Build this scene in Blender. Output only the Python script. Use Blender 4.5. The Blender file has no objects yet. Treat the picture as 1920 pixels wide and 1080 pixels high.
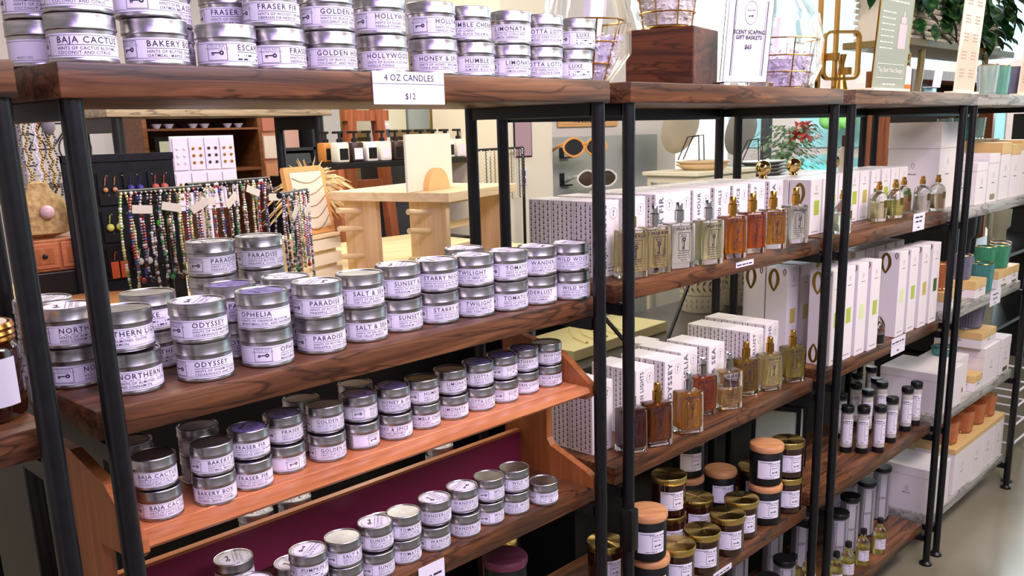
import bpy, bmesh, math, random
from math import sin, cos, pi, radians, sqrt, atan2
from mathutils import Vector, Matrix
random.seed(7)
SC = bpy.context.scene
COL = SC.collection

# ------------------------------------------------------------ camera, world, lights, exposure
def lin(c):
    return tuple((v/255/12.92 if v/255 <= .04045 else ((v/255+.055)/1.055)**2.4) for v in c)
cam_d = bpy.data.cameras.new('camera'); cam = bpy.data.objects.new('camera', cam_d); COL.objects.link(cam)
SC.camera = cam
CX, CY, CZ = -1.40319, -1.1159, -0.08755
yaw, pitch, roll = 0.81445, 0.23212, -0.02363
fwd = Vector((sin(yaw)*cos(pitch), cos(yaw)*cos(pitch), -sin(pitch)))
rgt = Vector((cos(yaw), -sin(yaw), 0)); up = rgt.cross(fwd)
r2 = rgt*cos(roll) + up*sin(roll); u2 = -rgt*sin(roll) + up*cos(roll)
cam.matrix_world = Matrix(((r2.x, u2.x, -fwd.x, CX), (r2.y, u2.y, -fwd.y, CY), (r2.z, u2.z, -fwd.z, CZ), (0, 0, 0, 1)))
cam_d.sensor_width = 36; cam_d.lens = 36*1682.91/1920
cam_d.shift_x = (960-1008.08)/1920; cam_d.shift_y = (640.26-540)/1920
cam_d.clip_start = .02; cam_d.clip_end = 100

world = bpy.data.worlds.new('shop_daylight'); SC.world = world; world.use_nodes = True
bg = world.node_tree.nodes['Background']; bg.inputs[0].default_value = (.93, .90, .84, 1); bg.inputs[1].default_value = .30

def area(name, loc, target, sx, sy, power, col):
    l = bpy.data.lights.new(name, 'AREA'); l.shape = 'RECTANGLE'; l.size = sx; l.size_y = sy; l.energy = power; l.color = col
    o = bpy.data.objects.new(name, l); COL.objects.link(o); o.location = loc
    o.rotation_euler = (Vector(target)-Vector(loc)).to_track_quat('-Z', 'Y').to_euler()
    return o
area('ceiling_strip_violet', (-.9, -1.5, 1.45), (-.3, .1, -.5), 2.6, .16, 40, (.58, .38, 1))
area('ceiling_strip_warm', (.8, -1.5, 1.45), (.6, .2, -.6), 2.6, .2, 44, (1, .86, .66))
area('ceiling_panel_front', (-.6, -2.2, 1.3), (.1, .2, -.6), 2.2, 1.0, 58, (.88, .83, 1))
area('ceiling_panel_aisle', (2.2, -1.4, 1.4), (2.0, .2, -.8), 2.0, .8, 42, (1, .92, .82))
area('ceiling_panel_jewelry', (.2, 1.8, 1.3), (.2, 1.6, -.4), 1.8, 1.2, 60, (1, .90, .72))
area('ceiling_panel_back', (2.6, 3.0, 1.4), (2.4, 2.6, -.5), 2.6, 1.6, 52, (1, .93, .82))
area('window_daylight', (8.2, 2.4, .9), (3.0, 1.6, -.4), 3.0, 2.0, 150, (.84, .95, 1))
area('street_daylight_boost', (7.6, 4.5, 2.5), (11, 4.2, -.3), 4.0, 2.0, 900, (.95, 1, 1))  # added area lamp, boosts the daylight on the street facade
SC.view_settings.view_transform = 'Standard'; SC.view_settings.look = 'None'
SC.view_settings.exposure = 0.08; SC.view_settings.gamma = 1
SC.view_settings.use_curve_mapping = False

# ------------------------------------------------------------ materials
MATS = {}
def mat(name, col=None, rough=.5, metal=0, trans=0, ior=1.45, alpha=1, emit=0, coat=0, lincol=None):
    if name in MATS: return MATS[name]
    m = bpy.data.materials.new(name); m.use_nodes = True; MATS[name] = m
    b = m.node_tree.nodes['Principled BSDF']
    c = lin(col) if col else lincol
    b.inputs['Base Color'].default_value = (*c, 1); b.inputs['Roughness'].default_value = rough
    b.inputs['Metallic'].default_value = metal; b.inputs['Transmission Weight'].default_value = trans
    b.inputs['IOR'].default_value = ior; b.inputs['Alpha'].default_value = alpha; b.inputs['Coat Weight'].default_value = coat
    if emit: b.inputs['Emission Color'].default_value = (*c, 1); b.inputs['Emission Strength'].default_value = emit
    return m
def noisy(name, c1, c2, scale=(8, 8, 8), rough=.5, bump=.0, metal=0, detail=4, lo=.35, hi=.65, dist=0, coat=0):
    if name in MATS: return MATS[name]
    m = mat(name, c1, rough, metal, coat=coat); nt = m.node_tree; b = nt.nodes['Principled BSDF']
    tc = nt.nodes.new('ShaderNodeTexCoord'); mp = nt.nodes.new('ShaderNodeMapping'); mp.inputs['Scale'].default_value = scale
    n = nt.nodes.new('ShaderNodeTexNoise'); n.inputs['Scale'].default_value = 1; n.inputs['Detail'].default_value = detail
    n.inputs['Distortion'].default_value = dist
    r = nt.nodes.new('ShaderNodeValToRGB'); r.color_ramp.elements[0].color = (*lin(c1), 1); r.color_ramp.elements[1].color = (*lin(c2), 1)
    r.color_ramp.elements[0].position = lo; r.color_ramp.elements[1].position = hi
    L = nt.links.new
    L(tc.outputs['Object'], mp.inputs[0]); L(mp.outputs[0], n.inputs['Vector']); L(n.outputs[0], r.inputs[0]); L(r.outputs[0], b.inputs['Base Color'])
    if bump:
        bp = nt.nodes.new('ShaderNodeBump'); bp.inputs['Strength'].default_value = bump; bp.inputs['Distance'].default_value = .002
        L(n.outputs[0], bp.inputs['Height']); L(bp.outputs[0], b.inputs['Normal'])
    return m
def wood(name, dark, mid, light, axis='x', rough=.42, crack=True, fine=1.0):
    """long grain streaks, growth-ring swirls and dark cracks, all in object space"""
    if name in MATS: return MATS[name]
    m = mat(name, mid, rough); nt = m.node_tree; b = nt.nodes['Principled BSDF']; L = nt.links.new
    tc = nt.nodes.new('ShaderNodeTexCoord'); mp = nt.nodes.new('ShaderNodeMapping')
    st = {'x': (1.6, 16, 26), 'y': (16, 1.6, 26), 'z': (26, 26, 1.6)}[axis]
    mp.inputs['Scale'].default_value = [v*fine for v in st]
    n = nt.nodes.new('ShaderNodeTexNoise'); n.inputs['Scale'].default_value = 1.6; n.inputs['Detail'].default_value = 7; n.inputs['Roughness'].default_value = .62; n.inputs['Distortion'].default_value = .9
    r = nt.nodes.new('ShaderNodeValToRGB'); e = r.color_ramp.elements
    e[0].position = .30; e[0].color = (*lin(dark), 1); e[1].position = .72; e[1].color = (*lin(light), 1)
    k = e.new(.5); k.color = (*lin(mid), 1)
    L(tc.outputs['Object'], mp.inputs[0]); L(mp.outputs[0], n.inputs['Vector']); L(n.outputs[0], r.inputs[0])
    out = r.outputs[0]
    if crack:
        mp2 = nt.nodes.new('ShaderNodeMapping'); st2 = {'x': (2.2, 9, 17), 'y': (9, 2.2, 17), 'z': (17, 17, 2.2)}[axis]
        mp2.inputs['Scale'].default_value = st2
        n2 = nt.nodes.new('ShaderNodeTexNoise'); n2.inputs['Scale'].default_value = 1.3; n2.inputs['Detail'].default_value = 3; n2.inputs['Distortion'].default_value = .6
        mth = nt.nodes.new('ShaderNodeMath'); mth.operation = 'SUBTRACT'; mth.inputs[1].default_value = .5
        ab = nt.nodes.new('ShaderNodeMath'); ab.operation = 'ABSOLUTE'
        cr = nt.nodes.new('ShaderNodeValToRGB'); cr.color_ramp.elements[0].position = 0; cr.color_ramp.elements[1].position = .022
        cr.color_ramp.elements[0].color = (.2, .16, .15, 1); cr.color_ramp.elements[1].color = (1, 1, 1, 1)
        mx = nt.nodes.new('ShaderNodeMix'); mx.data_type = 'RGBA'; mx.blend_type = 'MULTIPLY'; mx.inputs[0].default_value = .85
        L(tc.outputs['Object'], mp2.inputs[0]); L(mp2.outputs[0], n2.inputs['Vector']); L(n2.outputs[0], mth.inputs[0]); L(mth.outputs[0], ab.inputs[0])
        L(ab.outputs[0], cr.inputs[0]); L(out, mx.inputs['A']); L(cr.outputs[0], mx.inputs['B']); out = mx.outputs['Result']
    L(out, b.inputs['Base Color'])
    bp = nt.nodes.new('ShaderNodeBump'); bp.inputs['Strength'].default_value = .25; bp.inputs['Distance'].default_value = .002
    L(n.outputs[0], bp.inputs['Height']); L(bp.outputs[0], b.inputs['Normal'])
    return m

W_RACK = wood('walnut_plank', (38, 23, 15), (92, 55, 32), (134, 88, 54))
W_RACKY = wood('walnut_plank_grey', (66, 48, 38), (110, 84, 66), (146, 122, 102))
W_ORANGE = wood('cherry_wood', (160, 92, 54), (192, 118, 74), (210, 142, 98), crack=False, rough=.3)
W_ORANGE_Z = wood('cherry_wood_panel', (136, 80, 40), (166, 98, 54), (184, 116, 70), axis='z', crack=False, rough=.35)
W_PLY = wood('birch_ply', (205, 178, 132), (226, 202, 158), (238, 218, 180), crack=False, fine=.7)
W_PLYZ = wood('birch_ply_upright', (200, 168, 118), (220, 190, 142), (232, 206, 164), axis='z', crack=False, fine=.7)
W_BARN = wood('weathered_board', (118, 104, 84), (160, 144, 118), (186, 170, 144), fine=1.6)
W_RED = wood('redwood_ladder', (120, 62, 36), (156, 88, 54), (178, 108, 70), axis='z', crack=False)
W_BROWN = wood('brown_cabinet', (84, 48, 26), (116, 70, 40), (140, 90, 56), crack=False)
W_BLOCK = wood('rosewood_block', (52, 24, 14), (94, 48, 26), (134, 76, 42), axis='y', crack=True, fine=.5)
W_LID = wood('oak_lid', (176, 116, 72), (202, 144, 98), (220, 168, 122), crack=False, fine=2.5)
BLACK = noisy('black_powder_coat', (10, 10, 14), (17, 17, 23), (60, 60, 60), rough=.36)
TIN = noisy('brushed_tin', (158, 154, 158), (186, 182, 186), (30, 30, 220), rough=.30, metal=1)
LABEL = mat('label_paper', (232, 226, 240), .55)
INK = mat('label_ink', (44, 36, 58), .6)
PAPER = mat('white_card', (226, 220, 232), .6)
PAPERB = mat('cream_card', (232, 224, 198), .6)
WHITEBOX = mat('white_carton', (228, 220, 222), .5)
GOLD = mat('brushed_gold', (196, 148, 72), .22, 1)
GOLDFOIL = mat('gold_foil', (158, 128, 62), .32, 1)
BRASS = mat('spun_brass_lid', (232, 202, 124), .27, 1)
CHROME = mat('chrome', (205, 205, 210), .1, 1)
GLASS = mat('clear_glass', (250, 252, 252), .01, 0, 1, 1.42)
AMBER = mat('amber_glass', (44, 18, 10), .08, 0, 0, coat=1)
MATTE = mat('black_matte_jar', (16, 15, 18), .45)
DARK = mat('black_plastic', (18, 18, 20), .35)
WALLC = mat('wall_paint', (226, 214, 208), .8)
MAROON = noisy('maroon_board', (122, 36, 70), (140, 46, 84), (2, 3, 9), rough=.4)

# ------------------------------------------------------------ mesh helpers
class M:
    def __init__(s): s.v = []; s.f = []; s.mi = []; s.cur = 0
    def add(s, vs, fs, T=None):
        n = len(s.v)
        s.v += [tuple(T @ Vector(v)) if T is not None else tuple(v) for v in vs]
        s.f += [tuple(i+n for i in f) for f in fs]; s.mi += [s.cur]*len(fs); return s
    def box(s, x0, x1, y0, y1, z0, z1, T=None, b=0):
        if b:
            return s.bbox(x0, x1, y0, y1, z0, z1, b, T)
        vs = [(x, y, z) for x in (x0, x1) for y in (y0, y1) for z in (z0, z1)]
        return s.add(vs, [(0, 1, 3, 2), (4, 6, 7, 5), (0, 4, 5, 1), (2, 3, 7, 6), (0, 2, 6, 4), (1, 5, 7, 3)], T)
    def bbox(s, x0, x1, y0, y1, z0, z1, b, T=None, seg=2):
        bm = bmesh.new(); bmesh.ops.create_cube(bm, size=1)
        for v in bm.verts: v.co = Vector(((x0+x1)/2+v.co.x*(x1-x0), (y0+y1)/2+v.co.y*(y1-y0), (z0+z1)/2+v.co.z*(z1-z0)))
        bmesh.ops.bevel(bm, geom=bm.edges[:], offset=b, segments=seg, profile=.5, affect='EDGES')
        bm.verts.index_update(); s.add([v.co[:] for v in bm.verts], [tuple(v.index for v in f.verts) for f in bm.faces], T); bm.free(); return s
    def lathe(s, prof, n=32, T=None, sy=1.0, a0=0, a1=2*pi):
        full = abs(a1-a0-2*pi) < 1e-6; k = n if full else n+1; vs = []
        for r, z in prof:
            for i in range(k):
                a = a0+(a1-a0)*i/n; vs.append((r*cos(a), r*sin(a)*sy, z))
        fs = []
        for j in range(len(prof)-1):
            for i in range(n):
                i2 = (i+1) % k if full else i+1
                fs.append((j*k+i, j*k+i2, (j+1)*k+i2, (j+1)*k+i))
        if full:
            if prof[0][0] > 1e-6: fs.append(tuple(range(k))[::-1])
            if prof[-1][0] > 1e-6: fs.append(tuple((len(prof)-1)*k+i for i in range(k)))
        return s.add(vs, fs, T)
    def cyl(s, x, y, z0, z1, r, n=24, r1=None):
        return s.lathe([(r, z0), (r if r1 is None else r1, z1)], n, Matrix.Translation((x, y, 0)))
    def tube(s, pts, r, n=6, closed=False):
        P = [Vector(p) for p in pts]; m = len(P); vs = []; prev = None
        for i in range(m):
            if closed: t = P[(i+1) % m]-P[i-1]
            else: t = P[min(i+1, m-1)]-P[max(i-1, 0)]
            t.normalize()
            a = t.orthogonal().normalized() if prev is None else (prev-t*prev.dot(t)).normalized()
            prev = a; b = t.cross(a); rr = r[i] if isinstance(r, (list, tuple)) else r
            for j in range(n): q = 2*pi*j/n; vs.append(P[i]+a*(rr*cos(q))+b*(rr*sin(q)))
        fs = []
        for i in range(m if closed else m-1):
            i2 = (i+1) % m
            for j in range(n): fs.append((i*n+j, i*n+(j+1) % n, i2*n+(j+1) % n, i2*n+j))
        if not closed: fs.append(tuple(range(n))[::-1]); fs.append(tuple((m-1)*n+j for j in range(n)))
        return s.add(vs, fs)
    def prism(s, pts, d0, d1, axis='x', T=None):
        n = len(pts)
        def P(u, v, d): return {'x': (d, u, v), 'y': (u, d, v), 'z': (u, v, d)}[axis]
        vs = [P(u, v, d0) for u, v in pts]+[P(u, v, d1) for u, v in pts]
        return s.add(vs, [tuple(range(n))[::-1], tuple(range(n, 2*n))]+[(i, (i+1) % n, n+(i+1) % n, n+i) for i in range(n)], T)
    def ball(s, c, r, n=8, sz=1.0):
        return s.lathe([(max(0, r*sin(pi*i/n)), -r*sz*cos(pi*i/n)) for i in range(n+1)], n+2, Matrix.Translation(c))

def obj(name, m, mats, parent=None, loc=(0, 0, 0), rot=(0, 0, 0), smooth=True, ang=38):
    me = bpy.data.meshes.new(name); me.from_pydata([tuple(v) for v in m.v], [], m.f)
    if not isinstance(mats, (list, tuple)): mats = [mats]
    for x in mats: me.materials.append(x)
    if len(mats) > 1: me.polygons.foreach_set('material_index', m.mi)
    me.update()
    if smooth:
        me.shade_smooth()
        try: me.set_sharp_from_angle(angle=radians(ang))
        except Exception: pass
    o = bpy.data.objects.new(name, me); COL.objects.link(o); o.location = loc; o.rotation_euler = rot
    if parent: o.parent = parent
    return o
def tag(o, label, cat, group=None, kind=None):
    o['label'] = label; o['category'] = cat
    if group: o['group'] = group
    if kind: o['kind'] = kind
    return o
def thing(name, label, cat, loc=(0, 0, 0), rz=0, group=None, rot=None):
    o = bpy.data.objects.new(name, None); COL.objects.link(o); o.empty_display_size = .02
    o.location = loc; o.rotation_euler = rot or (0, 0, rz); return tag(o, label, cat, group)
def dup(root, loc, rz=0, label=None, group=None, swap=None, rot=None):
    def cp(o, par):
        c = o.copy(); COL.objects.link(c); c.parent = par
        if swap and c.type == 'MESH' and o.name.split('.')[0] in swap:
            c.data = swap[o.name.split('.')[0]]
        for ch in KIDS.get(o.name, o.children): cp(ch, c)
        return c
    r = cp(root, None); r.location = loc; r.rotation_euler = rot or (0, 0, rz)
    if label: r['label'] = label
    if group: r['group'] = group
    return r
KIDS = {}
ORD = ['first', 'second', 'third', 'fourth', 'fifth', 'sixth', 'seventh', 'eighth', 'ninth', 'tenth', 'eleventh', 'twelfth', 'thirteenth', 'fourteenth', 'fifteenth', 'sixteenth', 'seventeenth', 'eighteenth', 'nineteenth', 'twentieth']
def struct(name, m, ma, **k):
    o = obj(name, m, ma, **k); o['kind'] = 'structure'; return o

# lettering: outlines from the built-in font, laid flat or bent round a cylinder
TXT = {}
def textgeo(s, size, sp=1.0, bold=0.0, align='LEFT'):
    if s.startswith('~'):        # print too small to read in the photo: word-length dashes
        rnd = random.Random(s); n = int(s[1:]); x = 0; vs = []; fs = []
        while x < n*size*.62:
            w = size*rnd.choice((1.2, 1.9, 2.6)); k = len(vs); vs += [(x, 0), (x+w, 0), (x+w, size*.42), (x, size*.42)]; fs.append((k, k+1, k+2, k+3)); x += w+size*.45
        if align == 'CENTER': vs = [(a-x/2, b) for a, b in vs]
        return [(a, b, 0) for a, b in vs], fs
    key = (s, size, sp, bold, align)
    if key not in TXT:
        c = bpy.data.curves.new('t', 'FONT'); c.body = s; c.size = size; c.space_character = sp; c.resolution_u = 2
        c.align_x = align; c.offset = bold
        o = bpy.data.objects.new('t', c); COL.objects.link(o)
        dg = bpy.context.evaluated_depsgraph_get(); me = bpy.data.meshes.new_from_object(o.evaluated_get(dg))
        TXT[key] = ([tuple(v.co) for v in me.vertices], [tuple(p.vertices) for p in me.polygons])
        bpy.data.objects.remove(o); bpy.data.curves.remove(c); bpy.data.meshes.remove(me)
    return TXT[key]
def flat2(pts_faces, fn, m):
    vs, fs = pts_faces; m.add([fn(v[0], v[1]) for v in vs], fs)
def rectpf(x0, x1, y0, y1, n=1):
    vs = []; 
    for i in range(n+1): x = x0+(x1-x0)*i/n; vs += [(x, y0), (x, y1)]
    return vs, [(2*i, 2*i+2, 2*i+3, 2*i+1) for i in range(n)]
def frame(x0, x1, y0, y1, t, m, fn, n=4):
    for a in ((x0, x1, y0, y0+t), (x0, x1, y1-t, y1)): flat2(rectpf(*a, n), fn, m)
    for a in ((x0, x0+t, y0+t, y1-t), (x1-t, x1, y0+t, y1-t)): flat2(rectpf(*a), fn, m)
def key_motif(cx, cy, L, m, fn, vert=False):
    """little skeleton key: ring bow, shank, two bits"""
    def g(x, y): return fn(cx+(y if vert else x), cy+(x if vert else y))
    flat2(rectpf(-L*.5, L*.25, -L*.05, L*.05, 2), g, m)
    for x in (-.48, -.36): flat2(rectpf(L*x, L*(x+.08), -L*.2, -L*.04), g, m)
    n = 10; vs = []; fs = []
    for i in range(n):
        a = 2*pi*i/n; vs += [(L*.36+L*.19*cos(a), L*.19*sin(a)), (L*.36+L*.07*cos(a), L*.07*sin(a))]
        j = (i+1) % n; fs.append((2*i, 2*j, 2*j+1, 2*i+1))
    flat2((vs, fs), g, m)
TINS = [('l', -0.947, 0.055, 0, 'BAJA CACTUS', -96.3, 0, 0, 'top front'),
 ('l', -0.9458, 0.057, 0.057, 'BAJA CACTUS', -101.3, 0, 1, 'top front'),
 ('l', -0.8567, 0.055, 0, 'BAKERY BOX', -75.0, 0, 0, 'top front'),
 ('l', -0.8618, 0.057, 0.057, 'BAKERY BOX', -34.8, 0, 1, 'top front'),
 ('l', -0.7595, 0.055, 0, 'ESCAPE', -40.8, 0, 0, 'top front'),
 ('l', -0.6785, 0.06, 0, 'FRASER FIR', -41.6, 0, 0, 'top front'),
 ('l', -0.6828, 0.062, 0.057, 'FRASER FIR', -96.5, 0, 1, 'top front'),
 ('l', -0.5942, 0.055, 0, 'GOLDEN HOUR', -96.6, 0, 0, 'top front'),
 ('l', -0.5937, 0.057, 0.057, 'GOLDEN HOUR', -84.6, 0, 1, 'top front'),
 ('l', -0.497, 0.055, 0, 'HOLLYWOOD HILLS', -112.7, 0, 0, 'top front'),
 ('l', -0.4976, 0.057, 0.057, 'HOLLYWOOD HILLS', -82.7, 0, 1, 'top front'),
 ('l', -0.3943, 0.055, 0, 'HONEY & SPICE', -112.8, 0, 0, 'top front'),
 ('l', -0.3938, 0.057, 0.057, 'HOLLYWOOD HILLS', -62.7, 0, 1, 'top front'),
 ('l', -0.3038, 0.06, 0, 'HUMBLE CHERRY', -93.1, 0, 0, 'top front'),
 ('l', -0.308, 0.062, 0.057, 'HUMBLE CHERRY', -127.9, 0, 1, 'top front'),
 ('l', -0.2147, 0.06, 0, 'LIMONATA', -90.3, 0, 0, 'top front'),
 ('l', -0.2092, 0.062, 0.057, 'LIMONATA', -120.4, 0, 1, 'top front'),
 ('l', -0.1286, 0.06, 0, 'LOTTA LOTTA', -127.3, 0, 0, 'top front'),
 ('l', -0.1239, 0.062, 0.057, 'LOTTA LOTTA', -122.4, 0, 1, 'top front'),
 ('l', -0.0361, 0.065, 0, 'LUXE', -94.2, 0, 0, 'top front'),
 ('l', -0.0241, 0.067, 0.057, 'LUXE', -79.4, 0, 1, 'top front'),
 ('l', -0.96, 0.15, 0.0, 'LUXE', 130.7, 0, 0, 'top back'),
 ('l', -0.96, 0.15, 0.057, 'BAJA CACTUS', -94.3, 0, 1, 'top back'),
 ('l', -0.8, 0.15, 0.0, 'FRASER FIR', -55.5, 0, 0, 'top back'),
 ('l', -0.8, 0.15, 0.057, 'FRASER FIR', -37.5, 0, 1, 'top back'),
 ('l', -0.7, 0.15, 0.0, 'FRASER FIR', -64.1, 0, 0, 'top back'),
 ('l', -0.7, 0.15, 0.057, 'FRASER FIR', -104.1, 0, 1, 'top back'),
 ('l', -0.59, 0.15, 0.0, 'HONEY & SPICE', -82.7, 0, 0, 'top back'),
 ('l', -0.59, 0.15, 0.057, 'GOLDEN HOUR', -82.7, 0, 1, 'top back'),
 ('l', -0.45, 0.15, 0.0, 'GOLDEN HOUR', -87.0, 0, 0, 'top back'),
 ('l', -0.45, 0.15, 0.057, 'SALT & SEA', -87.0, 0, 1, 'top back'),
 ('l', -0.914, 0.1164, -0.425, 'NORTHERN LIGHTS', -86.7, 0, 0, 'second front'),
 ('l', -0.9148, 0.1284, -0.368, 'NORTHERN LIGHTS', -116.4, 0, 1, 'second front'),
 ('l', -0.8179, 0.098, -0.425, 'ODYSSEY', -80.7, 0, 0, 'second front'),
 ('l', -0.8211, 0.0965, -0.368, 'ODYSSEY', -75.6, 1, 1, 'second front'),
 ('l', -0.717, 0.0986, -0.425, 'OPHELIA', -39.5, 0, 0, 'second front'),
 ('l', -0.7211, 0.0926, -0.368, 'OPHELIA', -114.4, 2, 1, 'second front'),
 ('l', -0.6179, 0.1023, -0.425, 'PARADISE', -87.8, 0, 0, 'second front'),
 ('l', -0.6229, 0.0961, -0.368, 'PARADISE', -90.8, 1, 1, 'second front'),
 ('l', -0.5257, 0.1134, -0.425, 'SALT & SEA', -90.5, 0, 0, 'second front'),
 ('l', -0.5302, 0.1111, -0.368, 'SALT & SEA', -87.4, 0, 1, 'second front'),
 ('l', -0.4385, 0.1255, -0.425, 'SUNSET BLVD', -77.9, 0, 0, 'second front'),
 ('l', -0.4314, 0.1352, -0.368, 'SUNSET BLVD', -85.8, 1, 1, 'second front'),
 ('l', -0.354, 0.124, -0.425, 'STARRY NIGHT', -88.2, 0, 0, 'second front'),
 ('l', -0.35, 0.127, -0.368, 'STARRY NIGHT', -115.3, 1, 1, 'second front'),
 ('l', -0.273, 0.114, -0.425, 'TWILIGHT', -100.6, 0, 0, 'second front'),
 ('l', -0.269, 0.117, -0.368, 'TWILIGHT', -117.6, 1, 1, 'second front'),
 ('l', -0.193, 0.102, -0.425, 'TOMATO BASIL', -93.0, 0, 0, 'second front'),
 ('l', -0.189, 0.105, -0.368, 'TOMATO BASIL', -88.9, 1, 1, 'second front'),
 ('l', -0.113, 0.098, -0.425, 'WANDERLUST', -146.6, 0, 0, 'second front'),
 ('l', -0.109, 0.101, -0.368, 'WANDERLUST', -98.6, 1, 1, 'second front'),
 ('l', -0.034, 0.078, -0.425, 'WILD WOOD', -106.9, 0, 0, 'second front'),
 ('l', -0.034, 0.081, -0.368, 'WILD WOOD', -123.8, 1, 1, 'second front'),
 ('l', -0.955, 0.215, -0.425, 'NORTHERN LIGHTS', -38.6, 0, 0, 'second back'),
 ('l', -0.955, 0.215, -0.368, 'NORTHERN LIGHTS', -73.6, 1, 1, 'second back'),
 ('l', -0.955, 0.305, -0.425, 'NORTHERN LIGHTS', -77.5, 0, 0, 'second back'),
 ('l', -0.955, 0.305, -0.368, 'NORTHERN LIGHTS', -92.5, 1, 1, 'second back'),
 ('l', -0.835, 0.225, -0.425, 'NORTHERN LIGHTS', -83.0, 0, 0, 'second back'),
 ('l', -0.835, 0.225, -0.368, 'LUXE', -83.0, 0, 1, 'second back'),
 ('l', -0.72, 0.19, -0.425, 'ODYSSEY', -87.6, 0, 0, 'second back'),
 ('l', -0.72, 0.19, -0.368, 'PARADISE', -67.6, 2, 1, 'second back'),
 ('l', -0.625, 0.185, -0.425, 'OPHELIA', -90.9, 1, 0, 'second back'),
 ('l', -0.625, 0.185, -0.368, 'OPHELIA', -90.9, 1, 1, 'second back'),
 ('l', -0.6, 0.3, -0.425, 'PARADISE', -99.6, 0, 0, 'second back'),
 ('l', -0.6, 0.3, -0.368, 'PARADISE', -99.6, 0, 1, 'second back'),
 ('l', -0.6, 0.3, -0.311, 'PARADISE', -94.6, 1, 2, 'second back'),
 ('l', -0.69, 0.3, -0.425, 'OPHELIA', -56.7, 0, 0, 'second back'),
 ('l', -0.69, 0.3, -0.368, 'OPHELIA', -56.7, 0, 1, 'second back'),
 ('l', -0.69, 0.3, -0.311, 'PARADISE', -61.7, 1, 2, 'second back'),
 ('l', -0.21, 0.205, -0.425, 'TWILIGHT', -102.1, 0, 0, 'second back'),
 ('l', -0.21, 0.205, -0.368, 'TWILIGHT', -102.1, 1, 1, 'second back'),
 ('s', -0.9046, 0.1038, -0.612, 'BAJA CACTUS', -84.2, 0, 0, 'riser front'),
 ('s', -0.9052, 0.1091, -0.5665, 'BAJA CACTUS', -102.1, 0, 1, 'riser front'),
 ('s', -0.8268, 0.0928, -0.612, 'BAKERY BOX', -110.5, 0, 0, 'riser front'),
 ('s', -0.8254, 0.0951, -0.5665, 'BAKERY BOX', -73.5, 0, 1, 'riser front'),
 ('s', -0.7604, 0.1022, -0.612, 'FRASER FIR', -105.8, 0, 0, 'riser front'),
 ('s', -0.7548, 0.1128, -0.5665, 'FRASER FIR', -102.8, 2, 1, 'riser front'),
 ('s', -0.6881, 0.1228, -0.612, 'FRASER FIR', -8.0, 0, 0, 'riser front'),
 ('s', -0.6823, 0.1333, -0.5665, 'FRASER FIR', -72.0, 2, 1, 'riser front'),
 ('s', -0.6149, 0.1148, -0.612, 'GOLDEN HOUR', -90.6, 0, 0, 'riser front'),
 ('s', -0.6086, 0.125, -0.5665, 'GOLDEN HOUR', -97.6, 0, 1, 'riser front'),
 ('s', -0.5427, 0.119, -0.612, 'HONEY & SPICE', 10.1, 0, 0, 'riser front'),
 ('s', -0.536, 0.129, -0.5665, 'HONEY & SPICE', -39.9, 2, 1, 'riser front'),
 ('s', -0.4747, 0.1124, -0.612, 'HONEY & SPICE', -152.1, 0, 0, 'riser front'),
 ('s', -0.4684, 0.1226, -0.5665, 'HONEY & SPICE', -112.0, 2, 1, 'riser front'),
 ('s', -0.4043, 0.1184, -0.612, 'HUMBLE CHERRY', -119.0, 0, 0, 'riser front'),
 ('s', -0.4031, 0.1211, -0.5665, 'HUMBLE CHERRY', -67.0, 0, 1, 'riser front'),
 ('s', -0.3341, 0.1187, -0.612, 'LIMONATA', -108.9, 0, 0, 'riser front'),
 ('s', -0.3273, 0.1286, -0.5665, 'LIMONATA', -92.8, 0, 1, 'riser front'),
 ('s', -0.2662, 0.1168, -0.612, 'LOTTA LOTTA', -117.7, 0, 0, 'riser front'),
 ('s', -0.2585, 0.126, -0.5665, 'LOTTA LOTTA', -87.7, 2, 1, 'riser front'),
 ('s', -0.1992, 0.118, -0.612, 'LUXE', -54.3, 0, 0, 'riser front'),
 ('s', -0.191, 0.1268, -0.5665, 'LUXE', -56.3, 2, 1, 'riser front'),
 ('s', -0.1306, 0.1258, -0.612, 'NORTHERN LIGHTS', -163.7, 0, 0, 'riser front'),
 ('s', -0.1219, 0.134, -0.5665, 'NORTHERN LIGHTS', -135.7, 2, 1, 'riser front'),
 ('s', -0.0612, 0.1237, -0.612, 'NORTHERN LIGHTS', -102.3, 0, 0, 'riser front'),
 ('s', -0.0552, 0.1297, -0.5665, 'NORTHERN LIGHTS', -97.3, 0, 1, 'riser front'),
 ('s', -0.9, 0.195, -0.612, 'BAJA CACTUS', -91.0, 0, 0, 'riser back'),
 ('s', -0.9, 0.195, -0.5665, 'BAJA CACTUS', -91.0, 0, 1, 'riser back'),
 ('s', -0.8, 0.185, -0.612, 'BAKERY BOX', -94.9, 0, 0, 'riser back'),
 ('s', -0.8, 0.185, -0.5665, 'BAKERY BOX', -94.9, 0, 1, 'riser back'),
 ('s', -0.5, 0.19, -0.612, 'HONEY & SPICE', -104.7, 0, 0, 'riser back'),
 ('s', -0.5, 0.19, -0.5665, 'HONEY & SPICE', -104.7, 0, 1, 'riser back'),
 ('s', -0.615, 0.185, -0.612, 'FRASER FIR', -101.2, 0, 0, 'riser back'),
 ('s', -0.615, 0.185, -0.5665, 'FRASER FIR', -101.2, 0, 1, 'riser back'),
 ('s', -0.6879, 0.0837, -0.835, 'PUMPKIN SPICE', -90.8, 0, 0, 'bottom front'),
 ('s', -0.685, 0.088, -0.7895, 'PUMPKIN SPICE', -90.8, 1, 1, 'bottom front'),
 ('s', -0.6208, 0.084, -0.835, 'SALT & SEA', -83.1, 0, 0, 'bottom front'),
 ('s', -0.62, 0.0848, -0.7895, 'SALT & SEA', -73.1, 0, 1, 'bottom front'),
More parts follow.
